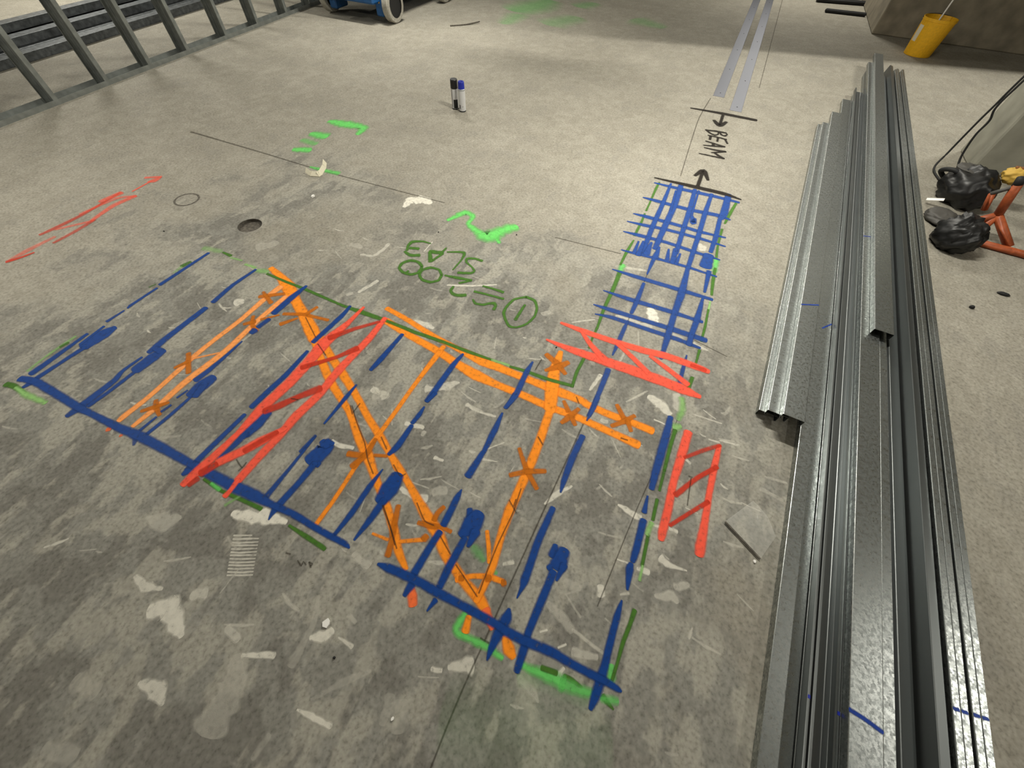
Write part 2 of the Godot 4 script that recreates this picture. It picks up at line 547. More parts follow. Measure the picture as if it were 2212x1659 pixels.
func build_room() -> void:
	var lo := Vector2(-11, -14); var hi := Vector2(8, 4)
	var st := SurfaceTool.new()
	st.begin(Mesh.PRIMITIVE_TRIANGLES)
	var s := 0.12
	var a := HOLE - Vector2(s, s); var b := HOLE + Vector2(s, s)
	floor_quad(st, lo.x, lo.y, hi.x, a.y)
	floor_quad(st, lo.x, b.y, hi.x, hi.y)
	floor_quad(st, lo.x, a.y, a.x, b.y)
	floor_quad(st, b.x, a.y, hi.x, b.y)
	# ring of floor round the cored hole, and the shallow pocket itself
	var n := 48
	for i in n:
		var pts := []
		for k in [i, i + 1]:
			var t: float = TAU * k / n
			var d := Vector2(cos(t), sin(t))
			var e := d * (s / maxf(absf(d.x), absf(d.y)))
			pts.append([HOLE + d * HOLE_R, HOLE + e])
		for p in [pts[0][0], pts[0][1], pts[1][1], pts[0][0], pts[1][1], pts[1][0]]:
			floor_point(st, p.x, p.y)
	var fl := structure("floor", st.commit(), M.floor)
	var under := begin()
	add_box(under, Vector3(-1.5, -0.14, -5.0), Vector3(19, 0.2, 18), 0.0)
	put("slab_body", done(under), M.ceiling, fl)
	put("core_pocket", lathe([Vector2(HOLE_R, 0), Vector2(HOLE_R, -0.022), Vector2(0, -0.026)], 40, false), M.mud, fl, Vector3(HOLE.x, 0, HOLE.y))
	# ring left by a core drill
	put("core_ring", lathe([Vector2(0.086, 0.0004), Vector2(0.080, 0.0012), Vector2(0.072, 0.0004)], 40, false), M.mud, fl, Vector3(-3.235, 0, -1.508))
	for w in [["wall_left", Vector3(-11.1, 1.5, -5), Vector3(0.2, 3, 18)], ["wall_right", Vector3(8.1, 1.5, -5), Vector3(0.2, 3, 18)], ["wall_far", Vector3(-1.5, 1.5, -14.1), Vector3(19.4, 3, 0.2)], ["wall_near", Vector3(-1.5, 1.5, 4.1), Vector3(19.4, 3, 0.2)]]:
		structure(w[0], box_mesh(w[2], 0.0), M.wall, w[1])
	structure("ceiling", box_mesh(Vector3(19.4, 0.2, 18.4), 0.0), M.ceiling, Vector3(-1.5, 3.1, -5))
	structure("wall_core", box_mesh(Vector3(4.6, 2.98, 2.6), 0.012), M.wall, Vector3(4.02, 1.49, -10.5))
	structure("wall_column", box_mesh(Vector3(0.75, 2.98, 0.42), 0.012), M.column, Vector3(2.575, 1.49, -5.06))
	structure("trim_bulkhead", box_mesh(Vector3(11.0, 1.1, 0.12), 0.01), M.ceiling, Vector3(2.0, 2.45, -7.05))
	get_node("trim_bulkhead").rotation.y = 0.255

# ---------------------------------------------------------------- everything drawn on the floor
func build_marks() -> void:
	var fl := get_node("floor")
	var id := 1
	for p in smears():
		id += 1
		put("plaster_smear", coat(p[1], p[0], height("smear"), id, 0.32, 0.16), M.plaster, fl)
	# short scuffs of dried compound scattered over the drawn slab
	var rng := RandomNumberGenerator.new()
	rng.seed = 404
	for k in 150:
		var x := rng.randf_range(-2.5, 0.75); var z := rng.randf_range(-1.75, 0.4)
		if z < -1.0 + (x + 2.5) * -0.2 and rng.randf() < 0.4: z += 0.8
		var ang := rng.randf_range(-0.5, 0.5) if rng.randf() < 0.7 else rng.randf_range(0.0, PI)
		var l := rng.randf_range(0.006, 0.05); var w := rng.randf_range(0.003, 0.014)
		id += 1
		var q := Vector2(cos(ang), sin(ang)) * l
		put("plaster_smear", coat([x - q.x, z - q.y, w * 0.4, x, z + w * 0.3, w, x + q.x, z + q.y, w * 0.5], rng.randf_range(0.25, 0.7), height("smear"), id, 0.45, 0.2), M.plaster, fl)
	var lines := hairlines()
	for k in 8:            # snapped lines and cracks lie under the paint
		id += 1
		put("hairline", coat(lines[k], 0.5, height("hairline"), id, 0.1, 0.3), M.pencil, fl)
	for m in marks():
		var strokes: Array = m[3]
		var c := centre_of(strokes)
		var t := thing(m[0], m[1], "floor marking", c, m[2])
		for s in strokes:
			id += 1
			var soft := 0.22
			var rag := 0.045
			var widest := 0.006
			if s[0] in ["spring", "lime"]: soft = 0.6; rag = 0.25; widest = 0.03
			if m[0] == "green_overspray": soft = 0.85; widest = 0.2
			put("paint_stroke", coat(s[2], s[1], height(m[0]), id, rag, soft, c, widest), M[s[0]], t)
	for k in range(8, lines.size()):      # pencil ticks over the paint
		id += 1
		put("pencil_tick", coat(lines[k], 0.62, height("pencil"), id, 0.1, 0.3), M.pencil, fl)
	for m in lettering():
		var all := []
		for l in m[3]: all += l[1].map(func(q): return [q])
		var c := centre_of(all)
		var t := thing(m[0], m[1], "lettering", c)
		for l in m[3]:
			var joined := SurfaceTool.new()
			joined.begin(Mesh.PRIMITIVE_TRIANGLES)
			for q in l[1]:
				id += 1
				joined.append_from(coat(q, 0.96, height("ink"), id, 0.14, 0.2, c), 0, Transform3D.IDENTITY)
			put(l[0], joined.commit(), M[m[2]], t)

# x, z, width triples in metres
func smears() -> Array:
	return [
		[1, [-1.17, 0.011, 0.0247, -1.107, -0.007, 0.0488, -1.047, -0.034, 0.0542, -0.962, -0.05, 0.0239]],
		[0.9, [-1.159, 0.373, 0.0529, -1.112, 0.346, 0.0714, -1.047, 0.37, 0.0528, -1.006, 0.386, 0.019]],
		[0.9, [-0.778, 0.34, 0.013, -0.685, 0.297, 0.0171]],
		[0.8, [-1.014, 0.531, 0.0167, -0.954, 0.519, 0.0478, -0.907, 0.537, 0.0171]],
		[0.35, [-0.788, 0.353, 0.0353, -0.746, 0.408, 0.0798, -0.726, 0.498, 0.1155]],
		[0.6, [-0.881, 0.305, 0.0284, -0.828, 0.316, 0.0234]],
		[0.8, [-1.308, 0.327, 0.0165, -1.248, 0.333, 0.0303, -1.188, 0.314, 0.011]],
		[0.6, [-1.071, 0.283, 0.0312, -1.041, 0.262, 0.0375]],
		[0.45, [-1.458, 0.165, 0.0194, -1.382, 0.145, 0.0778, -1.343, 0.111, 0.0161]],
		[0.3, [-1.195, 0.609, 0.0513, -1.121, 0.6, 0.0391]],
		[0.3, [-1.119, 0.75, 0.0376, -1.039, 0.722, 0.045]],
		[0.9, [-0.606, 0.207, 0.0247, -0.568, 0.184, 0.0342, -0.556, 0.165, 0.0226]],
		[0.8, [-0.524, 0.169, 0.0045, -0.468, 0.17, 0.0161]],
		[0.9, [-0.517, 0.374, 0.0053, -0.466, 0.368, 0.0151, -0.399, 0.363, 0.0156]],
		[0.85, [-0.19, 0.112, 0.0158, -0.162, 0.104, 0.0132]],
		[0.75, [-0.142, 0.085, 0.0137, -0.086, 0.049, 0.048]],
		[0.4, [-0.534, 0.103, 0.0144, -0.5, 0.11, 0.0095]],
		[0.3, [-0.615, 0.292, 0.0293, -0.626, 0.184, 0.0181, -0.667, 0.102, 0.0121]],
		[0.25, [-0.272, 0.23, 0.0325, -0.26, 0.291, 0.021]],
		[0.25, [-0.231, 0.234, 0.0524, -0.206, 0.28, 0.0409]],
		[0.25, [-0.494, 0.336, 0.0096, -0.421, 0.247, 0.0195, -0.371, 0.2, 0.0096]],
		[0.25, [-0.557, 0.513, 0.0156, -0.553, 0.459, 0.0213]],
		[0.2, [0.134, 0.133, 0.027, 0.156, 0.079, 0.0551]],
		[0.9, [0.22, -0.682, 0.01, 0.27, -0.674, 0.0298, 0.313, -0.67, 0.0226]],
		[0.85, [-0.058, -0.556, 0.009, -0.027, -0.617, 0.0257, 0.016, -0.675, 0.0094]],
		[0.8, [0.427, -0.546, 0.0298, 0.462, -0.54, 0.0199, 0.524, -0.548, 0.0042]],
		[0.8, [0.274, -0.476, 0.0042, 0.312, -0.479, 0.0067]],
		[0.85, [0.352, -0.476, 0.0108, 0.39, -0.481, 0.0247]],
		[0.8, [0.263, -1.154, 0.0079, 0.317, -1.151, 0.0078]],
		[0.7, [0.437, -1.011, 0.0156, 0.458, -1, 0.0131]],
		[0.7, [0.518, -1.16, 0.0089, 0.563, -1.163, 0.0088]],
		[0.7, [0.566, -1.177, 0.0087, 0.649, -1.188, 0.0112]],
		[0.6, [0.434, -1.266, 0.0068, 0.559, -1.272, 0.0067]],
		[0.7, [0.477, -0.79, 0.0041, 0.527, -0.788, 0.0041]],
		[0.8, [0.37, -0.662, 0.011, 0.4, -0.669, 0.0092]],
		[0.8, [0.435, -0.676, 0.0162, 0.461, -0.676, 0.0171]],
		[0.5, [0.116, -1.195, 0.0081, 0.179, -1.28, 0.0117]],
		[0.6, [0.037, -1.042, 0.0215, 0.059, -1.042, 0.0252]],
		[1, [0.081, -1.887, 0.0595, 0.105, -1.813, 0.0713]],
		[0.8, [-0.068, -1.185, 0.0134, -0.049, -1.294, 0.0263]],
		[0.6, [-0.089, -1.747, 0.0239, -0.034, -1.764, 0.0334, 0.049, -1.746, 0.0328, 0.105, -1.754, 0.0327]],
		[0.85, [0.211, -1.275, 0.0253, 0.27, -1.259, 0.065, 0.317, -1.218, 0.0356]],
		[0.6, [0.336, -1.342, 0.0399, 0.36, -1.274, 0.0613]],
		[0.6, [-0.305, -1.586, 0.0102, -0.198, -1.664, 0.0086]],
		[0.4, [0.05, -1.689, 0.0075, 0.086, -1.56, 0.006]],
		[0.5, [-0.152, -2.202, 0.0276, -0.041, -2.227, 0.0183]],
		[0.5, [0.014, -1.406, 0.0115, 0.025, -1.496, 0.0118]],
		[0.5, [0.122, -1.203, 0.0081, 0.193, -1.303, 0.0082]],
		[0.4, [0.234, -1.742, 0.0358, 0.285, -1.738, 0.0267]],
		[0.6, [0.234, -2.668, 0.0483, 0.263, -2.627, 0.0574]],
		[0.6, [0.354, -1.727, 0.0263, 0.428, -1.714, 0.0104]],
		[0.8, [-0.783, -0.632, 0.0214, -0.703, -0.645, 0.0224]],
		[0.85, [-1.032, -0.415, 0.0094, -0.995, -0.408, 0.0199, -0.926, -0.424, 0.0176]],
		[0.8, [-0.573, -0.537, 0.0184, -0.537, -0.543, 0.0133]],
		[0.7, [-0.578, -0.843, 0.021, -0.517, -0.831, 0.0107, -0.428, -0.843, 0.0132]],
		[0.8, [-0.628, -0.36, 0.0177, -0.568, -0.352, 0.0249, -0.514, -0.361, 0.0343]],
		[0.7, [-0.392, -0.668, 0.0054, -0.331, -0.737, 0.0055]],
		[0.7, [-0.385, -0.621, 0.0116, -0.318, -0.64, 0.0031]],
		[0.4, [-1.001, -0.704, 0.0559, -0.945, -0.717, 0.0248]],
		[0.5, [-0.605, -0.401, 0.0047, -0.525, -0.409, 0.0046]],
		[0.5, [-0.685, -0.625, 0.027, -0.683, -0.613, 0.0215]],
		[0.4, [-0.494, -0.407, 0.0338, -0.459, -0.429, 0.0339]],
		[0.4, [-0.192, -0.498, 0.0139, -0.175, -0.527, 0.0093]],
		[0.6, [-0.113, -0.277, 0.0118, -0.086, -0.298, 0.0157]],
		[0.5, [-0.642, -0.069, 0.0219, -0.573, -0.058, 0.0287]],
		[0.3, [-0.714, -0.107, 0.0243, -0.647, -0.129, 0.0364]],
		[0.4, [-0.741, -0.27, 0.0038, -0.722, -0.208, 0.0037]],
		[0.8, [-1.107, -1.206, 0.0125, -1.048, -1.206, 0.0339, -0.988, -1.202, 0.0197]],
		[0.75, [-1.035, -0.718, 0.0295, -0.962, -0.717, 0.0468]],
		[0.7, [-0.799, -0.839, 0.0401, -0.755, -0.861, 0.0203, -0.715, -0.902, 0.0518, -0.679, -0.939, 0.0165]],
		[0.5, [-0.577, -0.845, 0.0131, -0.494, -0.836, 0.0153]],
		[0.5, [-0.641, -1.294, 0.0061, -0.617, -1.217, 0.006]],
		[0.5, [-0.279, -1.609, 0.0069, -0.203, -1.661, 0.0069]],
		[0.8, [-1.396, -1.761, 0.0053, -1.401, -1.873, 0.009]],
		[0.8, [-1.095, -1.546, 0.0101, -0.965, -1.602, 0.0141, -0.83, -1.681, 0.0081]],
		[0.4, [-0.478, -1.575, 0.0329, -0.456, -1.606, 0.033]],
		[1, [-1.802, -2.143, 0.0241, -1.804, -2.236, 0.0794, -1.727, -2.286, 0.1088, -1.664, -2.271, 0.0402]],
		[0.6, [-1.738, -1.553, 0.015, -1.659, -1.578, 0.0236, -1.641, -1.661, 0.0266, -1.647, -1.726, 0.0184]],
		[0.7, [-1.529, -1.259, 0.0187, -1.513, -1.316, 0.0231, -1.493, -1.389, 0.0213]],
		[0.5, [-1.577, -1.21, 0.0224, -1.558, -1.232, 0.0202]],
		[0.8, [-1.103, -1.2, 0.0324, -1.01, -1.208, 0.0322]],
		[0.8, [-2.092, -0.884, 0.0568, -2.08, -0.899, 0.0524]],
		[0.35, [-1.854, -1.613, 0.0473, -1.787, -1.617, 0.0353]],
		[0.3, [-2.358, -1.327, 0.0854, -2.302, -1.4, 0.0575]],
		[0.85, [0.243, -0.357, 0.0249, 0.252, -0.333, 0.0271]],
		[0.4, [0.087, -0.225, 0.0191, 0.149, -0.208, 0.0345, 0.191, -0.183, 0.023]],
		[0.55, [0.194, -0.188, 0.0095, 0.242, -0.178, 0.0108, 0.31, -0.167, 0.0106]],
		[0.5, [0.22, -0.126, 0.0254, 0.293, -0.146, 0.019]],
		[0.85, [0.094, -0.134, 0.0065, 0.113, -0.149, 0.0066]],
		[0.8, [0.166, -0.118, 0.0057, 0.187, -0.138, 0.0057]],
		[0.7, [-0.114, -0.274, 0.0086, -0.083, -0.297, 0.0102]],
		[0.45, [0.082, 0.011, 0.0198, 0.142, 0.031, 0.0198, 0.159, 0.044, 0.0069]],
		[0.75, [0.192, -0.04, 0.0181, 0.204, -0.071, 0.0118]],
		[0.4, [-0.132, 0.09, 0.0185, -0.089, 0.053, 0.0249]],
		[0.7, [0.273, -0.476, 0.0051, 0.315, -0.481, 0.005]],
		[0.6, [0.317, -0.363, 0.0071, 0.342, -0.381, 0.0092]],
		[0.3, [0.122, -0.317, 0.0311, 0.173, -0.32, 0.0232]],
		[0.4, [0.287, -0.268, 0.0039, 0.316, -0.259, 0.0039]],
		[0.35, [0.136, -0.279, 0.0065, 0.207, -0.234, 0.0055]],
		[0.5, [0.436, -0.414, 0.0163, 0.491, -0.439, 0.0349, 0.511, -0.427, 0.0147]],
		[0.5, [0.498, -0.474, 0.024, 0.534, -0.501, 0.0241]],
		[0.3, [0.645, -0.915, 0.0378, 0.671, -0.909, 0.025]],
		[0.35, [0.759, -1.011, 0.0196, 0.846, -0.998, 0.0129]],
		[0.4, [0.77, -1.078, 0.0103, 0.857, -1.088, 0.0089]],
		[0.75, [-1.103, 0.072, 0.0048, -1.084, 0.063, 0.0062, -1.041, 0.042, 0.0028]],
		[0.75, [-1.095, 0.082, 0.0046, -1.074, 0.073, 0.0061, -1.009, 0.04, 0.0028]],
		[0.75, [-1.087, 0.092, 0.0045, -1.063, 0.083, 0.0061, -1.001, 0.05, 0.0027]],
		[0.75, [-1.08, 0.101, 0.0047, -1.056, 0.09, 0.006, -0.994, 0.06, 0.0027]],
		[0.75, [-1.072, 0.111, 0.0045, -1.046, 0.1, 0.006, -0.987, 0.07, 0.0027]],
		[0.75, [-1.065, 0.121, 0.0044, -1.036, 0.11, 0.0059, -0.98, 0.079, 0.0027]],
		[0.75, [-1.058, 0.13, 0.0045, -1.029, 0.116, 0.0059, -0.973, 0.089, 0.0026]],
		[0.75, [-1.05, 0.139, 0.0044, -1.019, 0.126, 0.0058, -0.966, 0.099, 0.0026]],
		[0.75, [-1.043, 0.149, 0.0043, -1.009, 0.135, 0.0057, -0.959, 0.108, 0.0026]],
		[0.75, [-1.036, 0.158, 0.0044, -1.002, 0.142, 0.0057, -0.952, 0.118, 0.0025]],
		[0.75, [-1.029, 0.167, 0.0043, -0.992, 0.151, 0.0056, -0.946, 0.127, 0.0025]],
		[0.75, [-1.022, 0.176, 0.0042, -0.983, 0.16, 0.0056, -0.939, 0.136, 0.0025]],
		[0.75, [-1.015, 0.185, 0.0043, -0.976, 0.167, 0.0055, -0.932, 0.145, 0.0025]],
	]

func hairlines() -> Array:
	return [
		[-0.071, 0.316, 0.0035, -0.074, 0.114, 0.0035, -0.052, -0.556, 0.0041, -0.029, -1.18, 0.0041],
		[-0.023, -1.632, 0.004, -0.015, -2.478, 0.0043],
		[-0.062, -3.56, 0.0059, -0.112, -4.753, 0.0072, -0.084, -5.407, 0.0081],
		[0.251, -0.292, 0.0019, 0.296, -0.72, 0.0021, 0.38, -1.316, 0.0025],
		[-4.107, -2.286, 0.0198, -3.326, -2.286, 0.0125, -2.646, -2.28, 0.0097, -1.572, -2.323, 0.008],
		[-0.68, -2.297, 0.0073, -0.23, -2.325, 0.0071],
		[0.351, -1.758, 0.0044, 0.531, -1.716, 0.0043],
		[0.37, -5.996, 0.0059, 0.4, -10.749, 0.0078],
		[-1.471, -0.835, 0.0045, -1.383, -0.792, 0.0038],
		[-1.664, -0.96, 0.0041, -1.513, -0.867, 0.0039],
		[-1.075, -0.598, 0.0035, -1.035, -0.563, 0.0034],
		[-1.067, -0.601, 0.004, -0.995, -0.541, 0.0034, -0.895, -0.468, 0.0033, -0.833, -0.408, 0.0032, -0.771, -0.363, 0.0027],
		[-1.041, -0.627, 0.0049, -1.039, -0.574, 0.0042],
		[-0.845, -0.523, 0.0038, -0.787, -0.483, 0.0033],
		[-0.717, -0.434, 0.0036, -0.663, -0.404, 0.0032, -0.647, -0.422, 0.0032],
		[-0.654, -0.27, 0.0034, -0.58, -0.212, 0.0033, -0.509, -0.153, 0.0032],
		[-0.536, -0.336, 0.003, -0.469, -0.288, 0.0029, -0.427, -0.288, 0.0029],
		[-0.382, -0.263, 0.0029, -0.313, -0.222, 0.0028],
		[-0.277, -0.199, 0.0028, -0.154, -0.138, 0.0027],
		[-0.174, -0.573, 0.003, -0.163, -0.466, 0.0029, -0.165, -0.321, 0.0028, -0.154, -0.15, 0.0029],
		[-0.199, -0.508, 0.003, -0.15, -0.472, 0.0029],
		[-0.656, -0.267, 0.003, -0.575, -0.207, 0.003, -0.523, -0.161, 0.0026],
		[-1.352, -0.508, 0.0048, -1.319, -0.517, 0.0042],
		[-1.339, -0.166, 0.0036, -1.29, -0.149, 0.0036, -1.291, -0.174, 0.004],
		[-1.291, -0.132, 0.0035, -1.288, -0.15, 0.0041],
		[-0.363, -1.182, 0.0036, -0.361, -1.261, 0.003],
		[-0.117, -1.115, 0.0041, -0.092, -1.084, 0.004],
		[0.145, -0.989, 0.0054, 0.176, -0.991, 0.0048],
		[-0.202, -0.83, 0.0054, -0.168, -0.802, 0.0053],
		[-0.174, -0.522, 0.0037, -0.171, -0.492, 0.0037],
		[0.463, -0.936, 0.0031, 0.479, -0.937, 0.0031],
		[0.474, -0.932, 0.0026, 0.481, -0.802, 0.0025],
		[-0.086, -0.032, 0.003, -0.053, -0.031, 0.0029],
		[-0.877, 0.036, 0.0037, -0.859, 0.032, 0.0037],
		[-0.819, 0.038, 0.0029, -0.793, 0.047, 0.003, -0.798, 0.032, 0.0034, -0.78, 0.037, 0.0028],
		[-0.777, 0.025, 0.003, -0.758, 0.037, 0.003],
		[-0.777, 0.025, 0.0029, -0.761, 0.024, 0.0029, -0.762, 0.032, 0.0038],
	]

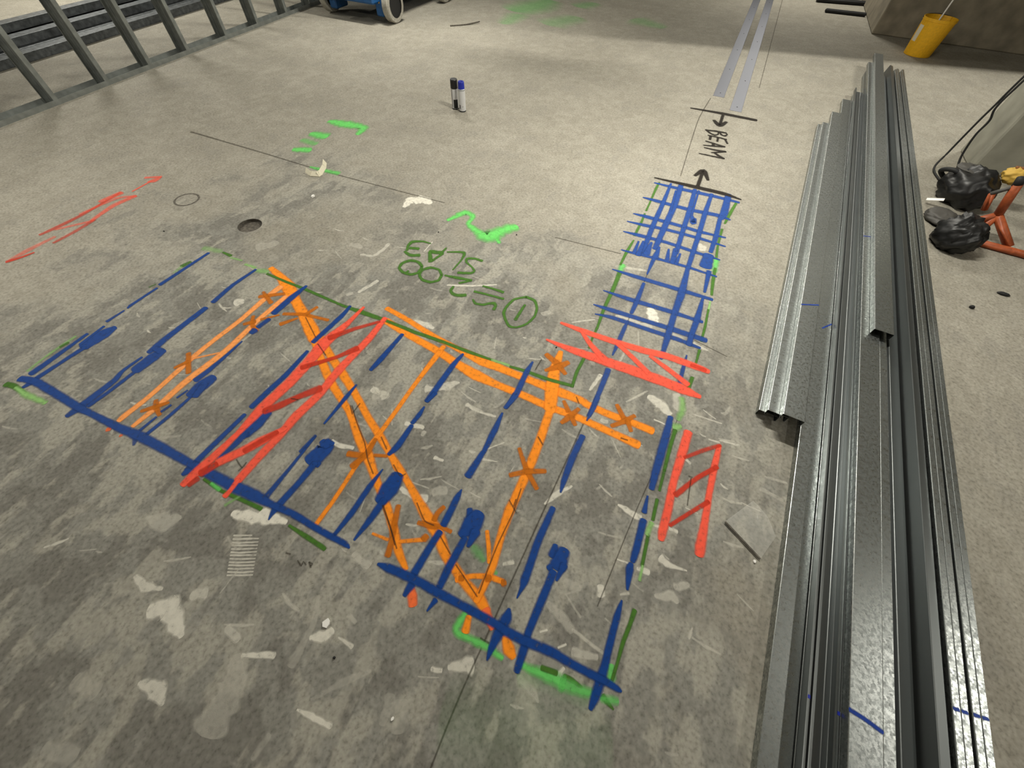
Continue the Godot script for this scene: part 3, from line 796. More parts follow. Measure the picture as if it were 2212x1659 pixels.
func marks() -> Array:
	return [
		["green_overspray", "wide faint green overspray on concrete below the slab outline", "", [
			["spring", 0.05, [-0.049, 0.195, 0.1649, 0.125, 0.137, 0.1953, 0.345, 0.066, 0.1859]],
			["spring", 0.12, [0.081, 0.008, 0.0354, 0.178, -0.024, 0.045, 0.292, -0.029, 0.0394]],
		]],
		["green_overspray", "patchy faint green overspray on concrete at the far top edge", "", [
			["spring", 0.22, [-3.188, -6.804, 0.1656, -3.204, -7.277, 0.2694]],
			["spring", 0.3, [-3.33, -7.615, 0.4872, -3.196, -7.923, 0.5588, -3.138, -8.311, 0.3322]],
			["spring", 0.2, [-2.608, -7.166, 0.367, -2.397, -7.587, 0.3153]],
			["spring", 0.25, [-2.555, -8.337, 0.2864, -2.427, -8.594, 0.2185]],
			["spring", 0.2, [-1.518, -7.992, 0.3351, -1.143, -7.851, 0.1793]],
		]],
		["green_overspray", "small pale green overspray patch beside the orange vertical line", "", [
			["spring", 0.32, [-0.247, -0.282, 0.0205, -0.216, -0.27, 0.0285, -0.188, -0.257, 0.0162]],
			["spring", 0.5, [-0.135, -0.239, 0.0087, -0.124, -0.236, 0.0079]],
		]],
		["green_spray_line", "bright green sprayed strip below the right blue edge line", "", [
			["spring", 0.85, [-0.168, -0.071, 0.0174, -0.176, -0.025, 0.0252, -0.164, -0.012, 0.0201, -0.122, -0.014, 0.0194, -0.051, -0.018, 0.0177, 0.006, -0.012, 0.0129]],
			["spring", 0.85, [0.075, -0.022, 0.0156, 0.137, -0.028, 0.0247, 0.214, -0.034, 0.0337]],
			["spring", 0.7, [0.214, -0.034, 0.0306, 0.273, -0.039, 0.0237, 0.321, -0.055, 0.0173]],
			["spring", 0.75, [0.346, -0.143, 0.0221, 0.355, -0.105, 0.0217]],
			["spring", 0.6, [0.342, -0.049, 0.0171, 0.389, -0.064, 0.0171]],
			["moss", 1, [0.137, -0.043, 0.014, 0.186, -0.05, 0.0139]],
			["moss", 1, [0.213, -0.053, 0.0125, 0.237, -0.054, 0.0134, 0.275, -0.05, 0.0045]],
			["moss", 0.9, [0.344, -0.056, 0.0155, 0.361, -0.048, 0.0136, 0.384, -0.039, 0.004]],
		]],
		["green_spray_shape", "bright green spray scribble near the white bent offcut", "", [
			["spring", 0.9, [-3.202, -3.029, 0.0634, -3.014, -3.05, 0.1266, -2.861, -3.07, 0.0745, -2.816, -2.929, 0.033]],
			["spring", 0.85, [-3.173, -2.756, 0.0733, -3.05, -2.759, 0.1092]],
			["spring", 0.45, [-3.157, -2.618, 0.0677, -3.025, -2.609, 0.067]],
			["spring", 0.9, [-3.099, -2.452, 0.0598, -2.993, -2.501, 0.0732]],
			["spring", 0.7, [-2.784, -2.285, 0.0202, -2.693, -2.289, 0.0359, -2.529, -2.305, 0.0462]],
		]],
		["green_spray_shape", "bright green zigzag splash above the green lettering", "", [
			["spring", 0.9, [-1.434, -2.14, 0.025, -1.374, -2.282, 0.0526, -1.299, -2.261, 0.0305, -1.285, -2.165, 0.0267, -1.176, -2.11, 0.059, -1.101, -2.089, 0.105, -1.05, -2.186, 0.0874, -0.981, -2.283, 0.0655]],
			["spring", 0.9, [-1.072, -2.145, 0.0342, -0.998, -2.065, 0.0201]],
		]],
		["orange_line", "thick orange diagonal forking into two long lines across slab", "", [
			["orange", 1, [-2.143, -1.196, 0.0327, -2.042, -1.164, 0.0445, -1.936, -1.115, 0.0784, -1.789, -1.028, 0.0528, -1.693, -0.975, 0.0575, -1.573, -0.901, 0.0724, -1.511, -0.859, 0.0655]],
			["orange", 1, [-1.518, -0.855, 0.0321, -1.419, -0.783, 0.0365, -1.255, -0.672, 0.04, -1.061, -0.57, 0.0283, -0.932, -0.475, 0.0345, -0.842, -0.421, 0.0445, -0.787, -0.378, 0.0348, -0.714, -0.325, 0.0295, -0.627, -0.263, 0.0312, -0.563, -0.21, 0.0323, -0.503, -0.152, 0.0296, -0.438, -0.108, 0.0177]],
			["orange", 1, [-1.492, -0.877, 0.0383, -1.363, -0.802, 0.0372, -1.218, -0.728, 0.0413, -1.066, -0.645, 0.0314, -0.963, -0.583, 0.0305, -0.842, -0.518, 0.0342, -0.761, -0.471, 0.026, -0.694, -0.433, 0.0345, -0.626, -0.399, 0.0258, -0.537, -0.346, 0.0337, -0.461, -0.301, 0.0455, -0.394, -0.266, 0.0448, -0.326, -0.21, 0.0347, -0.274, -0.186, 0.0336, -0.209, -0.157, 0.0328, -0.142, -0.134, 0.0374, -0.105, -0.111, 0.0301]],
			["coral", 1, [-0.382, -0.06, 0.0219, -0.367, -0.042, 0.0312, -0.351, -0.021, 0.0286]],
			["coral", 0.9, [-0.105, -0.111, 0.0306, -0.062, -0.075, 0.018]],
			["orange", 1, [-0.01, -0.069, 0.0225, 0.017, -0.043, 0.0384, 0.037, -0.031, 0.0212]],
		]],
		["orange_line", "orange line running down from green corner to lower blue edge", "", [
			["orange", 1, [-0.288, -1.352, 0.0238, -0.272, -1.218, 0.0561, -0.244, -1.115, 0.0655, -0.206, -0.988, 0.056, -0.204, -0.974, 0.0361, -0.188, -0.811, 0.0374, -0.181, -0.677, 0.0379, -0.179, -0.52, 0.0342, -0.179, -0.469, 0.0382, -0.168, -0.363, 0.0298, -0.15, -0.262, 0.0269, -0.148, -0.183, 0.0252, -0.151, -0.126, 0.0215]],
			["orange", 1, [-0.151, -0.069, 0.0181, -0.142, -0.029, 0.0255]],
			["orange", 1, [-0.225, -0.357, 0.014, -0.189, -0.301, 0.0154, -0.167, -0.258, 0.0118]],
			["orange", 1, [-0.249, -0.155, 0.0175, -0.199, -0.192, 0.0159, -0.141, -0.215, 0.0195, -0.093, -0.221, 0.0172]],
		]],
		["orange_line", "upper of the two orange curves along the green outline", "", [
			["orange", 0.95, [-1.302, -1.218, 0.0287, -1.15, -1.194, 0.0307, -0.965, -1.153, 0.0342, -0.793, -1.131, 0.0296]],
			["orange", 1, [-0.793, -1.131, 0.0298, -0.637, -1.114, 0.0574, -0.508, -1.112, 0.0432, -0.35, -1.109, 0.0397, -0.199, -1.107, 0.0524, -0.081, -1.105, 0.0384, -0.053, -1.096, 0.038, 0.062, -1.088, 0.0375, 0.17, -1.092, 0.0371, 0.265, -1.089, 0.0379]],
		]],
		["orange_line", "lower of the two orange curves below the green outline", "", [
			["orange", 1, [-1.251, -1.135, 0.0411, -1.089, -1.102, 0.0405, -0.881, -1.071, 0.042, -0.727, -1.037, 0.0472, -0.62, -1.018, 0.0605, -0.491, -1.011, 0.0381, -0.338, -1.01, 0.0374, -0.232, -1.003, 0.0369, -0.079, -1.007, 0.0364, 0.061, -1, 0.0357, 0.223, -0.989, 0.0396]],
		]],
		["orange_line", "thin orange line from the lower curve to blue edge line", "", [
			["orange", 0.95, [-0.866, -1.109, 0.0267, -0.866, -1.036, 0.0301, -0.868, -0.836, 0.021, -0.863, -0.644, 0.021, -0.862, -0.546, 0.0217, -0.865, -0.452, 0.021, -0.86, -0.366, 0.0181, -0.848, -0.204, 0.0172, -0.847, -0.091, 0.0176]],
		]],
		["orange_line", "upper of the pair of thin orange lines at left", "", [
			["apricot", 1, [-1.969, -1.088, 0.0391, -1.974, -0.978, 0.0338, -1.967, -0.792, 0.029, -1.976, -0.605, 0.028, -1.976, -0.495, 0.0296, -1.959, -0.236, 0.0261, -1.964, -0.111, 0.0299, -1.962, -0.083, 0.0235]],
			["coral", 0.8, [-1.965, -0.03, 0.0206, -1.958, -0.035, 0.0182]],
		]],
		["orange_line", "lower of the pair of thin orange lines at left", "", [
			["apricot", 1, [-1.879, -1.036, 0.037, -1.88, -0.825, 0.0297, -1.864, -0.583, 0.0344, -1.88, -0.361, 0.0358, -1.875, -0.218, 0.0312, -1.88, -0.09, 0.0207]],
			["apricot", 0.8, [-1.969, -0.482, 0.0114, -1.884, -0.565, 0.0099]],
			["coral", 0.7, [-1.886, -0.033, 0.0136, -1.882, -0.037, 0.0111]],
		]],
		["orange_tie_line", "short orange tie joining the lower ends of two forks", "", [
			["orange", 0.9, [-0.626, -0.16, 0.0082, -0.559, -0.166, 0.0113]],
			["orange", 0.9, [-0.514, -0.179, 0.012, -0.437, -0.223, 0.0154]],
		]],
		["orange_cross", "dark orange cross at the top of the thin orange pair", "dark orange tie crosses", [
			["rust", 0.85, [-2.013, -0.975, 0.0278, -1.91, -1.052, 0.026]],
			["rust", 0.85, [-2.024, -1.012, 0.0172, -1.918, -0.964, 0.0253]],
		]],
		["orange_cross", "dark orange cross near the upper end of the lower thin line", "dark orange tie crosses", [
			["rust", 0.85, [-1.927, -0.84, 0.0191, -1.888, -0.793, 0.0208, -1.829, -0.766, 0.0252]],
			["rust", 0.85, [-1.925, -0.774, 0.0201, -1.89, -0.811, 0.0295]],
			["rust", 0.85, [-1.87, -0.84, 0.0149, -1.808, -0.909, 0.0113]],
		]],
		["orange_cross", "dark orange cross on the thick orange diagonal near its top", "dark orange tie crosses", [
			["rust", 0.85, [-1.79, -0.928, 0.0226, -1.69, -0.972, 0.0232, -1.54, -0.997, 0.0189]],
			["rust", 0.85, [-1.663, -1.05, 0.0213, -1.677, -0.983, 0.0228]],
			["rust", 0.85, [-1.748, -0.862, 0.0292, -1.702, -0.932, 0.0148]],
		]],
		["orange_cross", "dark orange cross halfway along the upper thin orange line", "dark orange tie crosses", [
			["rust", 0.85, [-2.017, -0.496, 0.0235, -1.971, -0.457, 0.0232, -1.914, -0.41, 0.0257]],
			["rust", 0.85, [-1.999, -0.403, 0.0183, -1.976, -0.455, 0.0218]],
		]],
		["orange_cross", "dark orange cross near the lower end of the thin pair", "dark orange tie crosses", [
			["rust", 0.85, [-1.911, -0.228, 0.0193, -1.878, -0.203, 0.0241, -1.827, -0.18, 0.0175]],
			["rust", 0.85, [-1.918, -0.16, 0.0184, -1.883, -0.201, 0.0258, -1.849, -0.244, 0.0146]],
		]],
		["orange_cross", "dark orange star where the thin line meets the diagonal", "dark orange tie crosses", [
			["rust", 0.85, [-0.924, -0.394, 0.0288, -0.86, -0.413, 0.0246]],
			["rust", 0.85, [-0.818, -0.436, 0.0148, -0.768, -0.456, 0.0148]],
			["rust", 0.85, [-0.872, -0.355, 0.031, -0.853, -0.427, 0.0266, -0.861, -0.503, 0.0143]],
		]],
		["orange_cross", "dark orange cross at the lower end of the left fork", "dark orange tie crosses", [
			["rust", 0.85, [-0.597, -0.292, 0.0206, -0.566, -0.218, 0.0235, -0.543, -0.166, 0.0196, -0.526, -0.119, 0.0242]],
			["rust", 0.85, [-0.434, -0.228, 0.0274, -0.431, -0.239, 0.0239]],
		]],
		["orange_cross", "dark orange cross on the right fork above blue paddle head", "dark orange tie crosses", [
			["rust", 0.85, [-0.486, -0.271, 0.0183, -0.43, -0.283, 0.0223, -0.396, -0.295, 0.0155, -0.354, -0.295, 0.0152]],
			["rust", 0.85, [-0.428, -0.367, 0.0175, -0.438, -0.337, 0.0211, -0.436, -0.307, 0.0207]],
		]],
		["orange_cross", "dark orange cross on the lower orange curve", "dark orange tie crosses", [
			["rust", 0.85, [-0.163, -1.064, 0.0173, -0.124, -1.02, 0.0238]],
			["rust", 0.85, [-0.084, -1.053, 0.0199, -0.108, -0.993, 0.0308, -0.131, -0.948, 0.0198]],
			["rust", 0.85, [-0.096, -0.992, 0.0237, -0.07, -0.964, 0.019]],
		]],
		["orange_cross", "dark orange cross at the right end of the upper orange curve", "dark orange tie crosses", [
			["rust", 0.85, [0.079, -1.156, 0.0191, 0.132, -1.094, 0.0268]],
			["rust", 0.85, [0.171, -1.133, 0.0197, 0.135, -1.082, 0.0254, 0.089, -1.033, 0.02]],
			["rust", 0.85, [0.15, -1.089, 0.0236, 0.177, -1.046, 0.0188]],
		]],
		["orange_cross", "orange cross halfway down the orange vertical line", "dark orange tie crosses", [
			["rust", 0.85, [-0.256, -0.739, 0.0163, -0.192, -0.666, 0.0228, -0.115, -0.602, 0.0194]],
			["rust", 0.85, [-0.24, -0.609, 0.0211, -0.181, -0.654, 0.0234, -0.112, -0.689, 0.0205]],
		]],
		["orange_cross", "orange cross at the top of the orange vertical line", "dark orange tie crosses", [
			["rust", 0.85, [-0.348, -1.301, 0.0281, -0.264, -1.262, 0.0386]],
			["rust", 0.85, [-0.228, -1.3, 0.0273, -0.261, -1.256, 0.0386, -0.314, -1.201, 0.018]],
			["rust", 0.85, [-0.253, -1.251, 0.0302, -0.216, -1.225, 0.0221]],
		]],
		["orange_cross", "dark orange blot pair on the short orange tie near bottom", "dark orange tie crosses", [
			["rust", 0.85, [-0.149, -0.207, 0.0225, -0.141, -0.21, 0.0224]],
			["rust", 0.85, [-0.089, -0.217, 0.0223, -0.084, -0.22, 0.0223]],
			["rust", 0.85, [-0.24, -0.165, 0.0186, -0.231, -0.169, 0.0186]],
		]],
		["green_outline", "dark green painted outline of the slab edge meeting the beam", "", [
			["moss", 1, [-2.125, -1.146, 0.0147, -1.976, -1.14, 0.0163, -1.822, -1.139, 0.0191, -1.551, -1.126, 0.0155, -1.429, -1.13, 0.0283, -1.324, -1.133, 0.028, -1.251, -1.135, 0.0184, -1.102, -1.133, 0.0224, -1.058, -1.131, 0.0211, -0.989, -1.135, 0.021, -0.852, -1.138, 0.0192, -0.729, -1.137, 0.0204, -0.596, -1.142, 0.013]],
			["lime", 0.8, [-0.593, -1.142, 0.013, -0.499, -1.148, 0.0129]],
			["moss", 1, [-0.488, -1.144, 0.0144, -0.4, -1.152, 0.017, -0.277, -1.154, 0.0196, -0.154, -1.17, 0.0167]],
			["moss", 1, [-0.156, -1.164, 0.0133, -0.165, -1.262, 0.016, -0.159, -1.397, 0.0155]],
			["moss", 0.9, [-0.159, -1.445, 0.0107, -0.165, -1.523, 0.0098, -0.165, -1.604, 0.0137]],
			["moss", 1, [-0.164, -1.604, 0.0124, -0.175, -1.786, 0.0182, -0.174, -1.949, 0.0217, -0.18, -2.132, 0.0267]],
			["spring", 0.7, [-0.183, -2.143, 0.0285, -0.182, -2.218, 0.029]],
			["moss", 1, [-0.198, -2.21, 0.0116, -0.196, -2.368, 0.0196, -0.187, -2.511, 0.0094]],
			["moss", 0.9, [-0.195, -2.567, 0.0172, -0.192, -2.754, 0.0161, -0.196, -2.872, 0.0114]],
			["moss", 0.9, [-0.196, -2.913, 0.0149, -0.196, -3.015, 0.0118, -0.2, -3.265, 0.0194, -0.196, -3.373, 0.0128]],
		]],
		["green_outline", "dark green painted line along the right side of the beam", "", [
			["moss", 1, [0.404, -3.342, 0.0182, 0.377, -3.158, 0.0224, 0.359, -3.012, 0.0124]],
			["moss", 0.9, [0.351, -2.931, 0.0165, 0.35, -2.719, 0.0144, 0.359, -2.574, 0.0155]],
			["spring", 0.7, [0.362, -2.55, 0.0294, 0.369, -2.42, 0.0245]],
			["moss", 1, [0.368, -2.457, 0.015, 0.372, -2.337, 0.0201, 0.384, -2.182, 0.0143]],
			["lime", 0.9, [0.385, -2.117, 0.0076, 0.387, -2.023, 0.0099]],
			["moss", 1, [0.385, -2.042, 0.01, 0.389, -1.894, 0.0132, 0.387, -1.766, 0.0116]],
			["moss", 1, [0.389, -1.695, 0.0148, 0.386, -1.587, 0.0088]],
			["moss", 1, [0.385, -1.489, 0.0182, 0.379, -1.416, 0.0168]],
		]],
		["green_outline", "dark green dashed line beside the right blue bar", "", [
			["lime", 0.7, [0.359, -1.337, 0.0222, 0.376, -1.274, 0.0258, 0.368, -1.204, 0.0198]],
			["lime", 0.8, [0.361, -1.157, 0.0405, 0.382, -1.17, 0.0232]],
			["moss", 1, [0.365, -1.139, 0.0176, 0.361, -1.041, 0.0153, 0.361, -0.917, 0.012]],
			["moss", 0.85, [0.361, -0.917, 0.012, 0.361, -0.817, 0.0107]],
			["moss", 1, [0.361, -0.774, 0.0124, 0.363, -0.683, 0.0129]],
			["lime", 0.85, [0.362, -0.668, 0.0166, 0.355, -0.617, 0.0164]],
			["moss", 1, [0.36, -0.615, 0.0126, 0.365, -0.495, 0.0113]],
			["lime", 0.8, [0.367, -0.494, 0.0073, 0.369, -0.44, 0.0087]],
			["moss", 1, [0.376, -0.335, 0.0163, 0.372, -0.285, 0.013, 0.364, -0.224, 0.0128, 0.362, -0.161, 0.0091, 0.359, -0.11, 0.0089]],
		]],
		["green_outline", "dark green line below the blue edge line at the red truss", "", [
			["moss", 1, [-1.391, -0.044, 0.0103, -1.284, -0.038, 0.0126, -1.176, -0.046, 0.0151, -1.086, -0.05, 0.0157]],
			["spring", 0.8, [-1.348, -0.045, 0.013, -1.296, -0.038, 0.0129]],
			["lime", 0.5, [-1.225, -0, 0.0109, -1.201, -0.052, 0.0077]],
			["moss", 1, [-0.939, -0.047, 0.0082, -0.858, -0.043, 0.0155, -0.768, -0.038, 0.0167, -0.755, -0.036, 0.013]],
		]],
		["green_outline", "pale green corner dashes at the far left end of the slab", "", [
			["moss", 0.95, [-2.623, 0.012, 0.027, -2.576, 0.003, 0.0263, -2.483, 0.006, 0.0113]],
			["lime", 0.9, [-2.563, 0.005, 0.0158, -2.466, 0.008, 0.0237, -2.351, -0.002, 0.0179]],
			["lime", 0.55, [-2.635, -0.326, 0.011, -2.635, -0.257, 0.018, -2.631, -0.168, 0.0103, -2.617, -0.081, 0.0146]],
			["moss", 0.7, [-2.631, -0.246, 0.015, -2.625, -0.279, 0.017]],
			["moss", 0.5, [-2.638, -0.754, 0.0133, -2.629, -0.786, 0.0112]],
			["moss", 0.8, [-2.634, -0.973, 0.0324, -2.624, -1.02, 0.0234]],
			["lime", 0.4, [-2.625, -0.907, 0.0101, -2.631, -0.962, 0.0183]],
			["lime", 0.4, [-2.664, -1.158, 0.0341, -2.543, -1.18, 0.0319]],
			["moss", 1, [-2.524, -1.18, 0.0119, -2.455, -1.176, 0.022]],
			["lime", 0.6, [-2.439, -1.163, 0.0149, -2.355, -1.172, 0.0111]],
			["lime", 0.7, [-2.309, -1.154, 0.0158, -2.231, -1.158, 0.0192]],
			["lime", 0.6, [-2.199, -1.144, 0.0331, -2.139, -1.16, 0.033]],
		]],
		["blue_cross_bar", "blue cross bar nearest the black line at the beam top", "blue cross bars of the beam", [
			["blue", 0.95, [-0.228, -3.346, 0.018, -0.04, -3.348, 0.0462, 0.218, -3.362, 0.0455, 0.42, -3.36, 0.0275]],
		]],
		["blue_cross_bar", "second blue cross bar below the upper black line of the beam", "blue cross bars of the beam", [
			["blue", 0.95, [-0.26, -3.086, 0.0131, -0.16, -3.085, 0.0422, 0.094, -3.079, 0.0446, 0.296, -3.1, 0.0474, 0.386, -3.082, 0.0185]],
		]],
		["blue_cross_bar", "third blue cross bar below the upper black line of the beam", "blue cross bars of the beam", [
			["blue", 0.95, [-0.27, -2.833, 0.012, -0.171, -2.836, 0.0416, 0.058, -2.835, 0.0378, 0.217, -2.825, 0.0373, 0.384, -2.836, 0.017]],
		]],
		["blue_cross_bar", "fourth blue cross bar below the upper black line of the beam", "blue cross bars of the beam", [
			["blue", 0.95, [-0.285, -2.714, 0.0115, -0.16, -2.723, 0.0371, -0.004, -2.742, 0.034, 0.23, -2.743, 0.0332, 0.397, -2.729, 0.0136]],
		]],
		["blue_cross_bar", "fifth blue cross bar, just above the blue finger hooks", "blue cross bars of the beam", [
			["blue", 0.95, [-0.277, -2.58, 0.0109, -0.166, -2.585, 0.0378, 0.028, -2.59, 0.0318, 0.22, -2.57, 0.0335, 0.382, -2.559, 0.0127]],
		]],
		["blue_cross_bar", "thin blue cross bar just below the blue finger hooks", "blue cross bars of the beam", [
			["blue", 0.95, [-0.234, -2.368, 0.0099, -0.151, -2.37, 0.0247, 0.034, -2.384, 0.0268, 0.215, -2.386, 0.0264, 0.386, -2.373, 0.0141]],
		]],
		["blue_cross_bar", "blue cross bar, fourth above the red truss of the beam", "blue cross bars of the beam", [
			["blue", 0.95, [-0.231, -2.144, 0.009, -0.092, -2.141, 0.0333, 0.189, -2.141, 0.0368, 0.391, -2.141, 0.0255]],
		]],
		["blue_cross_bar", "blue cross bar, third above the red truss of the beam", "blue cross bars of the beam", [
			["blue", 0.95, [-0.224, -1.924, 0.0081, -0.069, -1.919, 0.0341, 0.165, -1.924, 0.0353, 0.366, -1.921, 0.0231]],
		]],
		["blue_cross_bar", "blue cross bar, second above the red truss, with blunt right end", "blue cross bars of the beam", [
			["blue", 0.95, [-0.241, -1.78, 0.0076, -0.133, -1.781, 0.0341, 0.098, -1.785, 0.0315, 0.257, -1.786, 0.0401, 0.406, -1.784, 0.0359]],
		]],
		["blue_cross_bar", "lowest blue cross bar of the beam, next above red truss", "blue cross bars of the beam", [
			["blue", 0.95, [-0.208, -1.708, 0.0074, -0.116, -1.724, 0.0276, 0.08, -1.723, 0.0306, 0.269, -1.722, 0.03, 0.387, -1.712, 0.0174]],
		]],
		["blue_beam_bar", "leftmost blue long bar of the beam ending in finger hook", "blue long bars of the beam", [
			["blue", 1, [-0.108, -3.399, 0.0159, -0.104, -3.062, 0.0317, -0.106, -2.735, 0.0345, -0.097, -2.397, 0.0307]],
			["blue", 1, [-0.153, -2.514, 0.0121, -0.149, -2.378, 0.0265]],
			["blue", 1, [-0.121, -2.53, 0.0181, -0.119, -2.366, 0.0366]],
		]],
		["blue_beam_bar", "second blue long bar of the beam with forked finger hook", "blue long bars of the beam", [
			["blue", 1, [-0.03, -3.411, 0.0382, -0.019, -3.106, 0.043, -0.027, -2.776, 0.0408, -0.033, -2.483, 0.0341]],
			["blue", 0.95, [-0.05, -3.306, 0.0153, -0.032, -2.998, 0.0193]],
			["blue", 1, [-0.07, -2.542, 0.0151, -0.072, -2.404, 0.047]],
			["blue", 1, [-0.01, -2.516, 0.0118, -0.01, -2.395, 0.0432]],
			["blue", 0.95, [-0.015, -2.367, 0.0246, -0.017, -2.314, 0.0228, -0.019, -2.195, 0.0083]],
			["blue", 0.95, [-0.017, -2.101, 0.0176, -0.016, -1.928, 0.0287, -0.02, -1.811, 0.0204]],
		]],
		["blue_beam_bar", "middle blue long bar of the beam with small curl halfway", "blue long bars of the beam", [
			["blue", 1, [0.083, -3.394, 0.0289, 0.097, -3.064, 0.0384, 0.099, -2.825, 0.0322, 0.106, -2.499, 0.0302]],
			["blue", 0.95, [0.114, -3.392, 0.0135, 0.12, -3.076, 0.0144, 0.124, -2.979, 0.022]],
			["blue", 1, [0.129, -2.998, 0.0197, 0.149, -2.913, 0.0497, 0.154, -2.979, 0.0159]],
			["blue", 1, [0.053, -2.521, 0.0116, 0.066, -2.407, 0.0284]],
			["blue", 1, [0.094, -2.542, 0.029, 0.106, -2.389, 0.0393]],
			["blue", 1, [0.133, -2.507, 0.0115, 0.128, -2.387, 0.0253]],
		]],
		["blue_beam_bar", "longest blue bar of the beam reaching down to red truss", "blue long bars of the beam", [
			["blue", 1, [0.214, -3.388, 0.0234, 0.208, -3.088, 0.0349, 0.21, -2.821, 0.0331, 0.208, -2.551, 0.0314, 0.207, -2.351, 0.0274, 0.214, -2.119, 0.0442, 0.209, -1.904, 0.0334, 0.211, -1.703, 0.0342, 0.211, -1.544, 0.0159]],
		]],
		["blue_beam_bar", "rightmost blue long bar of the beam with filled block", "blue long bars of the beam", [
			["blue", 1, [0.335, -3.442, 0.0446, 0.337, -3.154, 0.055, 0.324, -3.066, 0.0399]],
			["blue", 1, [0.319, -3.047, 0.0293, 0.323, -2.835, 0.0326, 0.316, -2.619, 0.027]],
			["blue", 1, [0.308, -2.575, 0.0634, 0.308, -2.452, 0.079]],
			["blue", 1, [0.336, -2.404, 0.0312, 0.341, -2.188, 0.0155]],
			["blue", 1, [0.34, -2.127, 0.014, 0.338, -1.937, 0.0353, 0.33, -1.798, 0.0283, 0.329, -1.71, 0.0312]],
		]],
		["blue_beam_bar", "short blue dash crossing the right end of red truss", "blue long bars of the beam", [
			["blue", 0.9, [0.332, -1.628, 0.0068, 0.331, -1.519, 0.0198, 0.332, -1.393, 0.017]],
		]],
		["blue_bar_line", "blue dashed bar line, first from the left, ending in filled hook", "blue bar lines of the slab", [
			["blue", 0.95, [-2.598, -1.133, 0.02, -2.603, -0.799, 0.0268]],
			["blue", 0.9, [-2.593, -0.766, 0.0163, -2.595, -0.604, 0.0212, -2.586, -0.583, 0.0077]],
			["blue", 0.85, [-2.589, -0.56, 0.0117, -2.593, -0.469, 0.021]],
			["blue", 0.95, [-2.599, -0.361, 0.018, -2.592, -0.253, 0.0246, -2.583, -0.081, 0.0352]],
			["blue", 1, [-2.515, -0.449, 0.0382, -2.523, -0.399, 0.0792, -2.528, -0.308, 0.0678]],
			["blue", 1, [-2.574, -0.435, 0.0143, -2.559, -0.302, 0.019]],
			["blue", 0.95, [-2.521, -0.292, 0.0287, -2.527, -0.178, 0.0226, -2.532, -0.076, 0.0287]],
			["blue", 0.9, [-2.529, -0.044, 0.0338, -2.532, -0.014, 0.0201]],
		]],
		["blue_bar_line", "blue bar line with twin hook tails, second from the left", "blue bar lines of the slab", [
			["blue", 0.95, [-2.215, -1.142, 0.0185, -2.227, -0.981, 0.0268, -2.213, -0.828, 0.0302]],
			["blue", 1, [-2.21, -0.769, 0.0326, -2.208, -0.527, 0.0373, -2.202, -0.456, 0.0411, -2.202, -0.418, 0.0283]],
			["blue", 1, [-2.147, -0.449, 0.0427, -2.154, -0.4, 0.0663, -2.156, -0.316, 0.0577]],
			["blue", 1, [-2.192, -0.448, 0.0326, -2.155, -0.445, 0.0325]],
			["blue", 1, [-2.204, -0.376, 0.0134, -2.209, -0.278, 0.0203, -2.191, -0.219, 0.0318, -2.187, -0.064, 0.0431]],
			["blue", 0.95, [-2.151, -0.303, 0.0206, -2.152, -0.158, 0.02, -2.159, -0.077, 0.0213]],
			["blue", 0.9, [-2.187, -0.044, 0.0457, -2.192, -0.001, 0.0256]],
		]],
		["blue_bar_line", "blue bar line running beside the orange pair, third from the left", "blue bar lines of the slab", [
			["blue", 1, [-1.839, -1.163, 0.0164, -1.844, -1.053, 0.0404, -1.843, -0.911, 0.0353]],
			["blue", 0.9, [-1.832, -0.858, 0.026, -1.84, -0.793, 0.029]],
			["blue", 0.9, [-1.839, -0.761, 0.042, -1.841, -0.747, 0.0334]],
			["blue", 1, [-1.839, -0.676, 0.0079, -1.835, -0.556, 0.0184, -1.836, -0.467, 0.026, -1.844, -0.394, 0.0303]],
			["blue", 1, [-1.782, -0.432, 0.0535, -1.79, -0.387, 0.0711, -1.796, -0.322, 0.0438]],
			["blue", 1, [-1.785, -0.389, 0.0392, -1.767, -0.326, 0.032]],
			["blue", 0.9, [-1.829, -0.331, 0.009, -1.836, -0.282, 0.0103]],
			["blue", 0.9, [-1.826, -0.238, 0.0117, -1.834, -0.197, 0.013]],
			["blue", 0.9, [-1.83, -0.165, 0.0111, -1.833, -0.09, 0.015]],
			["blue", 1, [-1.783, -0.318, 0.0141, -1.782, -0.202, 0.0179, -1.789, -0.089, 0.0175]],
			["blue", 0.7, [-1.816, -0.058, 0.03, -1.792, -0.027, 0.0089]],
		]],
		["blue_bar_line", "blue bar line under the long red truss, fourth from the left", "blue bar lines of the slab", [
			["blue", 1, [-1.5, -1.141, 0.0141, -1.493, -1.054, 0.0285, -1.502, -0.837, 0.0273]],
			["blue", 1, [-1.486, -0.771, 0.0186, -1.475, -0.603, 0.0291, -1.48, -0.518, 0.029, -1.484, -0.395, 0.028]],
			["blue", 1, [-1.481, -0.346, 0.0196, -1.484, -0.126, 0.0268, -1.484, -0.046, 0.0296]],
			["blue", 1, [-1.392, -0.399, 0.0391, -1.395, -0.341, 0.0606, -1.396, -0.277, 0.0436]],
			["blue", 0.9, [-1.401, -0.275, 0.0374, -1.402, -0.2, 0.0246, -1.412, -0.137, 0.0122]],
			["blue", 1, [-1.476, -0.061, 0.049, -1.486, -0.023, 0.0182]],
		]],
		["blue_bar_line", "blue bar line with filled head near the orange star, fifth from the left", "blue bar lines of the slab", [
			["blue", 1, [-1.111, -1.087, 0.0199, -1.113, -0.891, 0.0299, -1.117, -0.816, 0.0189]],
			["blue", 1, [-1.124, -0.708, 0.009, -1.123, -0.625, 0.0213, -1.121, -0.555, 0.016, -1.12, -0.468, 0.0084]],
			["blue", 0.85, [-1.114, -0.401, 0.0131, -1.119, -0.313, 0.0174]],
